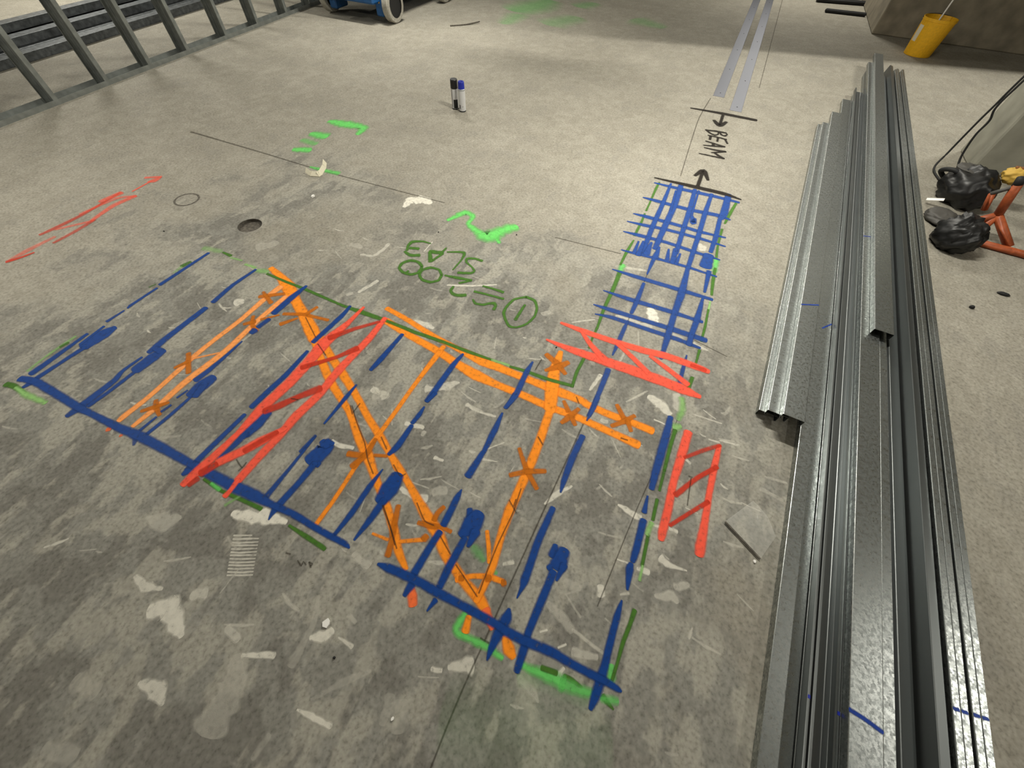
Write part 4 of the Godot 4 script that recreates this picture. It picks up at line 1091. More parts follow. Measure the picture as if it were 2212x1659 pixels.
			["blue", 0.9, [-1.111, -0.4, 0.0082, -1.106, -0.22, 0.0166, -1.104, -0.098, 0.0244]],
			["blue", 1, [-1.066, -0.392, 0.027, -1.035, -0.377, 0.0701, -1.045, -0.307, 0.0773]],
			["blue", 1, [-1.039, -0.393, 0.0496, -1.017, -0.404, 0.0165]],
			["blue", 1, [-1.01, -0.301, 0.0219, -1.009, -0.29, 0.0186]],
			["blue", 1, [-1.025, -0.292, 0.0305, -1.027, -0.186, 0.0259, -1.034, -0.08, 0.0301, -1.031, -0.047, 0.013, -1.026, -0.03, 0.0038]],
		]],
		["blue_bar_line", "blue dashed bar line with wide filled head on orange, sixth from the left", "blue bar lines of the slab", [
			["blue", 1, [-0.748, -1.11, 0.012, -0.758, -1.022, 0.0281, -0.76, -0.828, 0.0301, -0.763, -0.777, 0.0215]],
			["blue", 1, [-0.751, -0.832, 0.0248, -0.761, -0.776, 0.0171]],
			["blue", 1, [-0.756, -0.743, 0.0081, -0.754, -0.696, 0.0219, -0.758, -0.645, 0.0195]],
			["blue", 1, [-0.754, -0.63, 0.0202, -0.752, -0.518, 0.0297, -0.764, -0.467, 0.0167]],
			["blue", 0.95, [-0.747, -0.397, 0.0042, -0.751, -0.313, 0.0225, -0.749, -0.186, 0.0236, -0.757, -0.087, 0.0124]],
			["blue", 1, [-0.674, -0.395, 0.056, -0.671, -0.335, 0.0754, -0.675, -0.286, 0.0548]],
			["blue", 0.95, [-0.664, -0.286, 0.0297, -0.667, -0.2, 0.026, -0.675, -0.111, 0.0084]],
		]],
		["blue_bar_line", "blue dashed bar line crossing both orange curves, seventh from the left", "blue bar lines of the slab", [
			["blue", 1, [-0.396, -1.223, 0.0085, -0.398, -1.149, 0.0259, -0.39, -0.992, 0.0283, -0.405, -0.907, 0.017]],
			["blue", 1, [-0.394, -0.997, 0.0257, -0.4, -0.908, 0.0145]],
			["blue", 1, [-0.405, -0.874, 0.0087, -0.398, -0.781, 0.0286, -0.393, -0.658, 0.0194]],
			["blue", 1, [-0.395, -0.651, 0.0216, -0.402, -0.53, 0.0327]],
			["blue", 1, [-0.398, -0.463, 0.0039, -0.398, -0.421, 0.0258, -0.392, -0.308, 0.027]],
			["blue", 1, [-0.392, -0.274, 0.0254, -0.398, -0.205, 0.0262, -0.401, -0.11, 0.0287]],
			["blue", 0.95, [-0.39, -0.069, 0.0302, -0.393, -0.033, 0.0152]],
		]],
		["blue_bar_line", "blue bar line with large filled paddle head beside orange diagonal", "blue bar lines of the slab", [
			["blue", 1, [-0.328, -0.403, 0.0216, -0.314, -0.384, 0.0321]],
			["blue", 1, [-0.286, -0.397, 0.0549, -0.292, -0.355, 0.0776, -0.309, -0.305, 0.032]],
			["blue", 1, [-0.265, -0.333, 0.0391, -0.266, -0.277, 0.0139]],
			["blue", 1, [-0.292, -0.295, 0.024, -0.295, -0.19, 0.0286, -0.294, -0.111, 0.0245]],
			["blue", 1, [-0.285, -0.064, 0.0192, -0.294, -0.024, 0.0044]],
		]],
		["blue_bar_line", "blue dashed bar line with spear tip right of the chalk line", "blue bar lines of the slab", [
			["blue", 0.9, [-0.021, -1.741, 0.005, -0.025, -1.681, 0.021, -0.027, -1.55, 0.0239, -0.03, -1.452, 0.007]],
			["blue", 1, [-0.023, -1.347, 0.0283, -0.022, -1.207, 0.024, -0.026, -1.04, 0.0177]],
			["blue", 1, [-0.02, -1.155, 0.0236, -0.02, -1.083, 0.02, -0.027, -1.008, 0.0052]],
			["blue", 1, [-0.019, -0.92, 0.0261, -0.025, -0.792, 0.029, -0.022, -0.684, 0.0234, -0.017, -0.63, 0.0065]],
			["blue", 1, [-0.022, -0.552, 0.0232, -0.028, -0.41, 0.0273, -0.024, -0.342, 0.0268, -0.02, -0.259, 0.03, -0.019, -0.235, 0.0176, -0.022, -0.194, 0.0031]],
			["blue", 1, [-0.033, -0.15, 0.0118, -0.03, -0.125, 0.0345, -0.036, -0.074, 0.0356, -0.039, -0.02, 0.0207, -0.037, 0.014, 0.0051]],
		]],
		["blue_bar_line", "blue bar line with rounded filled head nearest the right edge", "blue bar lines of the slab", [
			["blue", 1, [0.039, -0.421, 0.0197, 0.045, -0.388, 0.038]],
			["blue", 1, [0.077, -0.414, 0.0455, 0.074, -0.362, 0.0609]],
			["blue", 1, [0.05, -0.342, 0.0232, 0.045, -0.336, 0.0193]],
			["blue", 1, [0.094, -0.367, 0.0281, 0.087, -0.309, 0.0079]],
			["blue", 1, [0.066, -0.328, 0.0282, 0.061, -0.213, 0.027, 0.057, -0.121, 0.024, 0.062, -0.053, 0.0272, 0.065, -0.001, 0.0194]],
		]],
		["blue_bar_line", "thick blue bar line along the right slab edge", "blue bar lines of the slab", [
			["blue", 1, [0.331, -1.2, 0.0252, 0.331, -1.059, 0.0358, 0.328, -0.889, 0.0312, 0.329, -0.812, 0.0225]],
			["blue", 1, [0.321, -0.771, 0.0071, 0.324, -0.7, 0.0209]],
			["blue", 1, [0.329, -0.662, 0.0274, 0.33, -0.531, 0.0261, 0.328, -0.495, 0.0184]],
			["blue", 1, [0.325, -0.481, 0.0184, 0.325, -0.462, 0.0293, 0.335, -0.391, 0.008]],
			["blue", 1, [0.326, -0.347, 0.0053, 0.324, -0.296, 0.0217, 0.324, -0.198, 0.0231, 0.325, -0.144, 0.024, 0.324, -0.094, 0.0309, 0.321, -0.043, 0.0265, 0.317, -0.01, 0.0116]],
		]],
		["blue_edge_line", "long thick blue line along the left lower slab edge", "blue slab edge lines", [
			["blue", 1, [-2.598, -0.037, 0.0311, -2.509, -0.057, 0.0359, -2.196, -0.05, 0.0333, -2.1, -0.053, 0.0262, -1.92, -0.058, 0.0322, -1.824, -0.067, 0.0409, -1.688, -0.07, 0.0376, -1.505, -0.07, 0.0311, -1.421, -0.071, 0.0351, -1.266, -0.073, 0.044, -1.152, -0.08, 0.0435, -1.064, -0.081, 0.0263, -0.955, -0.088, 0.0242, -0.84, -0.084, 0.0221, -0.765, -0.083, 0.0227, -0.696, -0.084, 0.0194, -0.674, -0.079, 0.0066]],
		]],
		["blue_edge_line", "thick blue line along the right lower slab edge crossing orange tails", "blue slab edge lines", [
			["blue", 1, [-0.541, -0.078, 0.0088, -0.501, -0.083, 0.0278, -0.426, -0.089, 0.0304, -0.351, -0.091, 0.0286, -0.29, -0.09, 0.0306, -0.202, -0.091, 0.0257, -0.13, -0.091, 0.0254, -0.048, -0.09, 0.0252, -0.012, -0.086, 0.0284, 0.055, -0.088, 0.0291, 0.15, -0.097, 0.0276, 0.211, -0.095, 0.0236, 0.308, -0.096, 0.0231, 0.338, -0.097, 0.0213, 0.381, -0.095, 0.0162, 0.394, -0.093, 0.0066]],
		]],
		["red_truss", "long red zigzag truss crossing the slab over orange diagonal", "", [
			["red", 0.9, [-1.426, -1.167, 0.0143, -1.427, -1.019, 0.0323]],
			["red", 0.95, [-1.427, -1.019, 0.0334, -1.445, -0.856, 0.0687, -1.435, -0.759, 0.0618, -1.426, -0.589, 0.0562, -1.435, -0.409, 0.0511, -1.432, -0.26, 0.0263, -1.437, -0.142, 0.0353, -1.442, -0.061, 0.044, -1.447, 0.007, 0.0291]],
			["red", 0.95, [-1.266, -1.147, 0.0263, -1.253, -0.985, 0.0388, -1.26, -0.763, 0.0436, -1.25, -0.585, 0.0416, -1.263, -0.447, 0.0466, -1.258, -0.349, 0.0388, -1.262, -0.208, 0.0373, -1.26, -0.103, 0.0347]],
			["red", 0.95, [-1.261, -0.1, 0.0219, -1.255, -0.057, 0.0174, -1.255, -0.029, 0.023]],
			["crimson", 0.75, [-1.279, -1.112, 0.0176, -1.374, -0.999, 0.0276, -1.442, -0.897, 0.0355]],
			["crimson", 0.85, [-1.27, -0.898, 0.0383, -1.327, -0.803, 0.022, -1.382, -0.739, 0.0264, -1.435, -0.677, 0.0292]],
			["crimson", 0.8, [-1.272, -0.611, 0.0442, -1.333, -0.524, 0.0309, -1.372, -0.456, 0.0401, -1.41, -0.403, 0.0341]],
			["red", 0.95, [-1.261, -0.373, 0.0232, -1.314, -0.273, 0.0453, -1.346, -0.209, 0.0421, -1.397, -0.124, 0.0375]],
			["crimson", 0.6, [-1.28, -0.339, 0.0256, -1.312, -0.271, 0.0277, -1.338, -0.213, 0.0273]],
			["crimson", 0.8, [-1.4, -0.109, 0.034, -1.421, -0.059, 0.0336]],
			["crimson", 0.7, [-1.416, -0.032, 0.0261, -1.423, -0, 0.02]],
		]],
		["red_truss", "red zigzag truss across the foot of the beam", "", [
			["red", 0.95, [-0.361, -1.554, 0.0155, -0.226, -1.549, 0.0357, -0.065, -1.549, 0.0386, 0.12, -1.559, 0.0429, 0.238, -1.574, 0.0443, 0.386, -1.57, 0.0421, 0.453, -1.566, 0.0289]],
			["red", 0.95, [-0.388, -1.4, 0.0112, -0.275, -1.393, 0.0347, -0.205, -1.392, 0.0456, -0.05, -1.395, 0.0573, 0.1, -1.398, 0.0625, 0.246, -1.398, 0.0615, 0.36, -1.391, 0.0563, 0.439, -1.384, 0.022]],
			["red", 0.9, [-0.247, -1.552, 0.0143, -0.155, -1.469, 0.0298, -0.059, -1.404, 0.0395]],
			["red", 0.9, [-0.025, -1.542, 0.0274, 0.079, -1.479, 0.028, 0.172, -1.417, 0.03]],
			["red", 0.9, [0.156, -1.534, 0.0203, 0.255, -1.49, 0.0289, 0.369, -1.434, 0.031]],
			["crimson", 0.5, [0.369, -1.57, 0.0243, 0.438, -1.567, 0.0241]],
		]],
		["red_truss", "small red ladder truss right of the slab near steel pile", "", [
			["red", 0.95, [0.422, -1.153, 0.0359, 0.416, -1.019, 0.0364, 0.408, -0.877, 0.0288, 0.411, -0.746, 0.0311, 0.409, -0.647, 0.0309, 0.41, -0.622, 0.0225]],
			["red", 0.95, [0.565, -1.145, 0.0188, 0.56, -1.034, 0.0265, 0.557, -0.893, 0.0237, 0.558, -0.765, 0.027, 0.557, -0.656, 0.0374, 0.558, -0.629, 0.0317]],
			["crimson", 0.7, [0.431, -1.017, 0.0147, 0.503, -1.091, 0.018, 0.569, -1.15, 0.0153]],
			["crimson", 0.85, [0.428, -0.827, 0.0221, 0.497, -0.941, 0.0185, 0.57, -1.033, 0.0191]],
			["crimson", 0.85, [0.432, -0.691, 0.0144, 0.49, -0.768, 0.0147, 0.558, -0.856, 0.0175]],
		]],
		["red_truss", "faint red zigzag arrow at the far left of the floor", "", [
			["crimson", 0.55, [-3.726, -1.359, 0.0194, -3.687, -1.073, 0.0283, -3.688, -0.886, 0.0383, -3.699, -0.793, 0.0241]],
			["crimson", 0.5, [-3.558, -1.05, 0.0267, -3.541, -0.913, 0.0309, -3.537, -0.778, 0.0219]],
			["red", 0.5, [-3.593, -1.371, 0.0423, -3.608, -1.219, 0.0429, -3.568, -1.045, 0.0293]],
			["red", 0.5, [-3.717, -1.353, 0.0492, -3.732, -1.223, 0.0481]],
			["red", 0.4, [-3.587, -1.374, 0.0222, -3.675, -1.294, 0.0284, -3.705, -1.058, 0.0257]],
			["red", 0.4, [-3.558, -1.038, 0.0259, -3.667, -0.873, 0.0202]],
			["red", 0.5, [-3.753, -1.582, 0.0296, -3.667, -1.643, 0.0238]],
			["red", 0.55, [-3.666, -1.634, 0.0258, -3.662, -1.583, 0.0578, -3.681, -1.551, 0.0246]],
			["red", 0.6, [-3.674, -1.561, 0.0155, -3.664, -1.409, 0.0151]],
			["red", 0.35, [-3.595, -0.816, 0.0229, -3.598, -0.659, 0.0393, -3.591, -0.559, 0.0292]],
			["crimson", 0.7, [-3.543, -0.66, 0.0139, -3.565, -0.586, 0.0229, -3.591, -0.538, 0.0272]],
		]],
		["black_limit_line", "short black line across the floor by the steel track ends", "black limit lines", [
			["ink", 1, [-0.227, -5.025, 0.0253, 0.091, -5.043, 0.0622, 0.406, -5.04, 0.0549]],
		]],
		["black_limit_line", "black line closing the top of the blue beam grid", "black limit lines", [
			["ink", 1, [-0.246, -3.426, 0.0155, 0.033, -3.434, 0.0497, 0.293, -3.438, 0.0486, 0.431, -3.41, 0.0145]],
		]],
		["black_arrow", "black arrow pointing towards the word beam from the tracks", "black arrows", [
			["ink", 1, [0.096, -4.999, 0.0274, 0.098, -4.734, 0.0264]],
			["ink", 1, [0.032, -4.828, 0.0315, 0.098, -4.729, 0.0567, 0.147, -4.848, 0.0289]],
		]],
		["black_arrow", "black arrow pointing up from the beam grid", "black arrows", [
			["ink", 1, [0.094, -3.438, 0.0271, 0.094, -3.718, 0.0265]],
			["ink", 1, [0.046, -3.62, 0.0247, 0.096, -3.74, 0.0489, 0.154, -3.596, 0.0216]],
		]],
	]

func lettering() -> Array:
	return [
		["black_lettering", "black hand lettering BEAM written on the concrete", "ink", [
			["letter_b", [[-0.004, -4.56, 0.0302, 0.086, -4.581, 0.0323, 0.172, -4.586, 0.0303], [-0.003, -4.556, 0.0188, 0.046, -4.505, 0.0236, 0.085, -4.488, 0.0276, 0.111, -4.518, 0.0147, 0.107, -4.573, 0.0111], [0.121, -4.566, 0.0175, 0.145, -4.521, 0.0222, 0.174, -4.515, 0.0252, 0.19, -4.557, 0.0118, 0.174, -4.587, 0.0158]]],
			["letter_e", [[0.032, -4.453, 0.0203, 0.103, -4.454, 0.0255, 0.193, -4.444, 0.027], [0.054, -4.451, 0.0243, 0.058, -4.366, 0.0203], [0.121, -4.45, 0.0204, 0.126, -4.363, 0.0187], [0.187, -4.438, 0.0167, 0.215, -4.361, 0.0183]]],
			["letter_a", [[0.029, -4.319, 0.0187, 0.103, -4.3, 0.0271, 0.199, -4.28, 0.0253], [0.026, -4.221, 0.0185, 0.104, -4.246, 0.0268, 0.199, -4.28, 0.025], [0.1, -4.3, 0.0265, 0.105, -4.246, 0.0263]]],
			["letter_m", [[0.038, -4.176, 0.0169, 0.121, -4.173, 0.0286, 0.218, -4.184, 0.0318], [0.218, -4.184, 0.0258, 0.16, -4.141, 0.0259, 0.11, -4.106, 0.0145], [0.136, -4.114, 0.0226, 0.174, -4.079, 0.0286, 0.222, -4.044, 0.0226], [0.222, -4.044, 0.0273, 0.14, -4.04, 0.0258, 0.014, -4.038, 0.0163]]],
		]],
		["green_lettering", "green hand lettering 200 SLAB with a circled one", "moss", [
			["circle", [[-0.621, -1.661, 0.0201, -0.568, -1.655, 0.0172, -0.529, -1.601, 0.0143, -0.516, -1.532, 0.0122, -0.533, -1.459, 0.0137, -0.573, -1.411, 0.0118, -0.613, -1.401, 0.0152, -0.655, -1.438, 0.0145, -0.687, -1.482, 0.0154, -0.693, -1.54, 0.0158, -0.678, -1.611, 0.0154, -0.624, -1.661, 0.0168]]],
			["digit_one", [[-0.603, -1.595, 0.014, -0.604, -1.463, 0.0176]]],
			["wavy_dash", [[-0.897, -1.502, 0.0084, -0.869, -1.479, 0.0166, -0.823, -1.488, 0.0167, -0.798, -1.511, 0.0167, -0.77, -1.528, 0.0213, -0.753, -1.511, 0.0169, -0.75, -1.481, 0.0179]]],
			["dash", [[-0.919, -1.567, 0.0189, -0.831, -1.578, 0.015, -0.739, -1.586, 0.0167]]],
			["dash", [[-0.897, -1.633, 0.0116, -0.832, -1.638, 0.0152, -0.765, -1.638, 0.0207]]],
			["digit_two", [[-1.152, -1.616, 0.0121, -1.094, -1.625, 0.0222, -1.038, -1.637, 0.0202, -0.985, -1.647, 0.016], [-0.987, -1.643, 0.0182, -1.037, -1.592, 0.016]]],
			["digit_two_tail", [[-1.055, -1.549, 0.0137, -1.052, -1.511, 0.0174, -1.026, -1.492, 0.0212, -0.989, -1.494, 0.0248, -0.955, -1.514, 0.0252]]],
			["digit_zero", [[-1.173, -1.611, 0.0159, -1.213, -1.645, 0.0157, -1.271, -1.64, 0.0219, -1.306, -1.592, 0.0224, -1.293, -1.545, 0.0163, -1.252, -1.519, 0.0203, -1.199, -1.522, 0.0203, -1.165, -1.557, 0.0184, -1.17, -1.606, 0.0155]]],
			["digit_zero", [[-1.324, -1.626, 0.0186, -1.369, -1.652, 0.0205, -1.421, -1.642, 0.0227, -1.451, -1.599, 0.0218, -1.445, -1.552, 0.0165, -1.402, -1.526, 0.0203, -1.346, -1.527, 0.023, -1.313, -1.564, 0.0206, -1.322, -1.62, 0.0175], [-1.377, -1.55, 0.0129, -1.381, -1.53, 0.011]]],
			["letter_s", [[-1.013, -1.844, 0.0189, -1.062, -1.845, 0.0179, -1.107, -1.822, 0.0233, -1.097, -1.789, 0.0136, -1.042, -1.761, 0.0114, -1.01, -1.734, 0.0127, -1.02, -1.705, 0.0191, -1.09, -1.674, 0.0234]]],
			["letter_l", [[-1.257, -1.824, 0.0117, -1.157, -1.868, 0.0222, -1.136, -1.801, 0.0112, -1.135, -1.684, 0.0098]]],
			["letter_a", [[-1.303, -1.692, 0.0267, -1.354, -1.768, 0.023], [-1.357, -1.78, 0.0317, -1.283, -1.798, 0.0362], [-1.286, -1.803, 0.0161, -1.284, -1.857, 0.0109], [-1.296, -1.708, 0.0194, -1.274, -1.796, 0.0157]]],
			["letter_b", [[-1.505, -1.705, 0.016, -1.451, -1.687, 0.0272, -1.403, -1.711, 0.03], [-1.493, -1.751, 0.0234, -1.444, -1.769, 0.0258], [-1.499, -1.722, 0.0164, -1.521, -1.771, 0.0203, -1.516, -1.814, 0.0265, -1.46, -1.849, 0.0169, -1.401, -1.852, 0.0111]]],
		]],
	]

# ---------------------------------------------------------------- steel studs lying on the floor
var pile_turn := atan(0.070)

func lay(called: String, label: String, s: float, y: float, roll: float, near: float, far: float, w := 0.092, m := "zinc", fl := 0.035, groove := 0.0) -> Node3D:
	var along := Vector3(sin(pile_turn), 0, -cos(pile_turn))
	var at := Vector3(s, y, 0) + along * (-near / cos(pile_turn))
	var t := thing(called, label, "steel stud", at, "steel studs in the pile")
	t.basis = Basis(Vector3.UP, -pile_turn) * Basis(Vector3(0, 0, 1), deg_to_rad(roll))
	put("section", extrude(stud_profile(w, fl, minf(0.008, fl * 0.3), 0.0012, groove), near - far, int(s * 1000), 0.0006, 10), M[m], t)
	return t

# a line of marker across a stud: pts are (across, along) pairs on its web or flange
func mark_on(t: Node3D, pts: Array, w: float, up := 0.0006) -> void:
	var flat := []
	for p in pts: flat += [p[0], p[1], w]
	put("marker_line", coat(flat, 1.0, up, 900 + int(absf(pts[0][1]) * 100), 0.1, 0.15), M.navy, t)

# the same across the upturned flange of a stud that stands on edge
func mark_flange(t: Node3D, half: float, z: float, w: float) -> void:
	var o := put("marker_line", coat([0.005, z, w, 0.0165, z - 0.003, w], 1.0, 0.0006, 950, 0.1, 0.15), M.navy, t, Vector3(half, 0, 0))
	o.basis = Basis(Vector3(0, -1, 0), Vector3(1, 0, 0), Vector3(0, 0, 1))

func build_pile() -> void:
	var a := lay("steel_stud", "flat steel stud lying lowest along the left side of the pile", 0.836, 0.036, 0, 0.5, -6.0)
	lay("steel_stud", "steel stud under the upturned channels, hidden beneath them", 0.932, 0.036, 0, 0.5, -6.2)
	var b := lay("steel_stud", "upturned steel stud forming a dark trough left of centre", 0.932, 0.040, 180, 0.5, -6.3, 0.092, "rolled", 0.035, 0.0016)
	lay("steel_stud", "narrow steel stud nested inside the dark trough", 0.932, 0.046, 180, 0.5, -6.1, 0.070, "rolled", 0.035, 0.0016)
	lay("steel_stud", "bottom steel stud beneath the middle of the pile", 1.027, 0.036, 0, 0.5, -7.0)
	lay("steel_stud", "upturned steel stud in the middle layer of the pile", 1.027, 0.0375, 180, 0.5, -7.0, 0.092, "rolled")
	var c := lay("steel_stud", "wide spangled steel stud lying flat on the middle of the pile", 1.026, 0.1095, 0, 0.5, -7.2)
	lay("steel_stud", "steel stud on edge right of the wide flat stud", 1.0785, 0.052, 90, 0.5, -7.3)
	lay("steel_stud", "tilted smooth steel stud leaning between two upright studs", 1.170, 0.066, -31, 0.5, -7.0, 0.086, "rolled")
	lay("steel_stud", "dark steel stud on edge beside the tilted stud", 1.2195, 0.047, 79, 0.5, -7.3, 0.092, "rolled")
	var g := lay("steel_stud", "bright steel stud on edge, fourth from the right of the pile", 1.272, 0.0475, 90, 0.5, -7.15, 0.092, "zinc", 0.0225)
	var h := lay("steel_stud", "bright steel stud on edge, third from the right of the pile", 1.297, 0.0465, 90, 0.5, -7.2, 0.089, "zinc", 0.0225)
	var d := lay("steel_stud", "bright steel stud on edge, second from the right of the pile", 1.3265, 0.0475, 90, 0.5, -7.1, 0.092, "zinc", 0.0225)
	var k := lay("steel_stud", "bright steel stud on edge, rightmost of the pile", 1.3515, 0.0465, 90, 0.5, -7.2, 0.089, "zinc", 0.0225)
	lay("steel_stud", "short steel stud on the floor, lowest of the stepped left stack", 0.650, 0.036, 0, -1.40, -5.15)
	lay("steel_stud", "short steel stud, middle of the stepped left stack", 0.673, 0.0725, 0, -1.385, -5.1)
	var e := lay("steel_stud", "short steel stud topping the stepped left stack, blue marker line", 0.722, 0.1090, 0, -1.36, -5.3)
	var f := lay("steel_stud", "topmost steel stud in the middle of the pile, ending halfway", 1.068, 0.146, 0, -2.1, -7.45)
	mark_on(c, [[-0.044, -0.831], [-0.006, -0.828], [0.042, -0.82]], 0.011)
	mark_on(e, [[-0.043, -0.822], [0.043, -0.866]], 0.007)
	mark_on(a, [[-0.001, -2.638], [0.044, -2.70]], 0.006)
	mark_on(c, [[-0.044, -3.597], [-0.004, -3.61]], 0.008)
	for q in [[g, 0.046, -0.975], [h, 0.0445, -0.979], [d, 0.046, -0.984], [k, 0.0445, -0.988]]:
		mark_flange(q[0], q[1], q[2], 0.010)
	# the same line drops over the two lips of the upturned stud
	for x in [-0.042, 0.042]:
		put("marker_line", box_mesh(Vector3(0.0075, 0.0006, 0.010), 0.0, Vector3(-x, -0.0353, -0.82)), M.blue_cap, b)

# ---------------------------------------------------------------- stud frame on the left
func build_stud_frame() -> void:
	var p0 := Vector3(-5.62, 0, -2.145); var p1 := Vector3(-5.99, 0, -5.52)
	var dir := (p1 - p0).normalized()
	var turn := atan2(-dir.x, -dir.z)
	var t := thing("metal_stud_frame", "grey metal stud wall frame standing along the left side", "stud frame", p0)
	t.rotation.y = turn
	# local: -z along the wall, +x towards the drawing
	var prof := PackedVector2Array([Vector2(0.077, 0.04), Vector2(0.077, 0), Vector2(-0.077, 0), Vector2(-0.077, 0.04), Vector2(-0.0755, 0.04), Vector2(-0.0755, 0.0015), Vector2(0.0755, 0.0015), Vector2(0.0755, 0.04)])
	put("bottom_track", extrude(prof, 6.4), M.stud, t, Vector3(-0.077, 0, 1.3))
	var flip := put("top_track", extrude(prof, 6.4), M.stud, t, Vector3(-0.077, 2.99, 1.3))
	flip.rotation.z = PI
	var mesh := extrude(stud_profile(0.150, 0.045, 0.012, 0.0016, 0.002), 2.98)
	for z in [0.58, 0.0, -0.535, -1.06, -1.59, -2.21, -2.79, -3.39, -3.95, -4.5]:
		var s := put("stud", mesh, M.stud, t, Vector3(-0.077, 0.003, z))
		# length runs up, web to the back, open side towards the camera
		s.basis = Basis(Vector3(1, 0, 0), Vector3(0, 0, -1), Vector3(0, -1, 0))
	# steel sections stacked on the floor behind the frame
	var sec := extrude(stud_profile(0.150, 0.075, 0.012, 0.002), 5.4, 3, 0.004, 6)
	var where := [["lowest dark steel section behind the frame, nearest the studs", -6.86, 0.075, 0], ["dark steel section behind the frame, second from the studs", -7.03, 0.075, 0], ["dark steel section behind the frame, third from the studs", -7.20, 0.075, 0], ["dark steel section behind the frame, fourth from the studs", -7.38, 0.075, 0], ["dark steel section behind the frame, farthest from the studs", -7.56, 0.075, 0], ["dark steel section on top of the stack behind the frame", -7.10, 0.152, 0], ["dark upper steel section at the back of the stack behind frame", -7.42, 0.152, 0], ["uppermost dark steel section crowning the stack behind the frame", -7.29, 0.229, 0]]
	for w in where:
		var b := thing("steel_section", w[0], "steel section", Vector3(w[1], w[2], -0.9), "steel sections behind the stud frame")
		b.rotation.y = turn
		put("section", sec, M.old_steel, b)

# ---------------------------------------------------------------- tracks screwed to the floor
func build_floor_tracks() -> void:
	for k in 2:
		var x: float = [-0.013, 0.199][k]; var z: float = [-5.49, -5.172][k]
		var t := thing("floor_track", ["left steel track fixed flat on the floor beyond the black line", "right steel track fixed flat on the floor beyond the black line"][k], "floor track", Vector3(x, 0, z), "steel floor tracks")
		var prof := PackedVector2Array([Vector2(0.058, 0.006), Vector2(0.058, 0), Vector2(-0.058, 0), Vector2(-0.058, 0.006), Vector2(-0.0565, 0.006), Vector2(-0.0565, 0.0015), Vector2(0.0565, 0.0015), Vector2(0.0565, 0.006)])
		put("channel", extrude(prof, 8.0, k, 0.0), M.track, t)
		for i in 9:
			put("screw", lathe([Vector2(0.006, 0.0015), Vector2(0.005, 0.004), Vector2(0, 0.005)], 10, false), M.black_rubber, t, Vector3(0.004, 0, -0.12 - i * 0.85))

# ---------------------------------------------------------------- scissor lift at the top of the picture
func wheel(t: Node3D, at: Vector3) -> void:
	var w := put("wheel", lathe([Vector2(0.135, -0.05), Vector2(0.178, -0.05), Vector2(0.19, -0.035), Vector2(0.19, 0.035), Vector2(0.178, 0.05), Vector2(0.135, 0.05)], 36), M.tyre, t, at)
	w.rotation.z = PI / 2
	put("hub", lathe([Vector2(0, -0.035), Vector2(0.135, -0.035), Vector2(0.137, 0.0), Vector2(0.135, 0.035), Vector2(0.05, 0.03), Vector2(0.045, 0.045), Vector2(0, 0.045)], 28, false), M.black_rubber, w)

func build_lift() -> void:
	var t := thing("scissor_lift", "blue scissor lift with pale tyres at the top edge", "scissor lift", Vector3(-5.06, 0, -6.0))
	for x in [-0.54, 0.54]:
		for z in [0.0, -1.35]:
			wheel(t, Vector3(x, 0.19, z))
	put("chassis", box_mesh(Vector3(0.86, 0.22, 1.9), 0.02), M.lift_blue, t, Vector3(0, 0.32, -0.68))
	for x in [-0.40, 0.40]:
		var f := put("fork_plate", box_mesh(Vector3(0.12, 0.26, 0.26), 0.015), M.lift_blue, t, Vector3(x, 0.20, 0.0))
		put("sticker", box_mesh(Vector3(0.05, 0.045, 0.003), 0.0), M.yellow, f, Vector3(0.0, 0.03, 0.132))
	put("axle", tube([Vector3(-0.5, 0.19, 0), Vector3(0.5, 0.19, 0)], 0.03, 12), M.black_rubber, t)
	for i in 4:
		for x in [-0.3, 0.3]:
			var a := put("scissor_arm", box_mesh(Vector3(0.05, 0.08, 1.5), 0.008), M.lift_blue, t, Vector3(x, 0.52 + i * 0.1, -0.68))
			a.rotation.x = 0.05 if i % 2 == 0 else -0.05
	put("platform", box_mesh(Vector3(0.8, 0.08, 1.85), 0.01), M.lift_blue, t, Vector3(0, 0.98, -0.68))
	for z in [0.2, -0.68, -1.56]:
		for x in [-0.38, 0.38]:
			put("guard_post", tube([Vector3(x, 1.0, z), Vector3(x, 2.05, z)], 0.02, 10), M.lift_blue, t)
	for y in [1.55, 2.05]:
		put("guard_rail", tube([Vector3(-0.38, y, 0.2), Vector3(0.38, y, 0.2), Vector3(0.38, y, -1.56), Vector3(-0.38, y, -1.56), Vector3(-0.38, y, 0.2)], 0.02, 10), M.lift_blue, t)

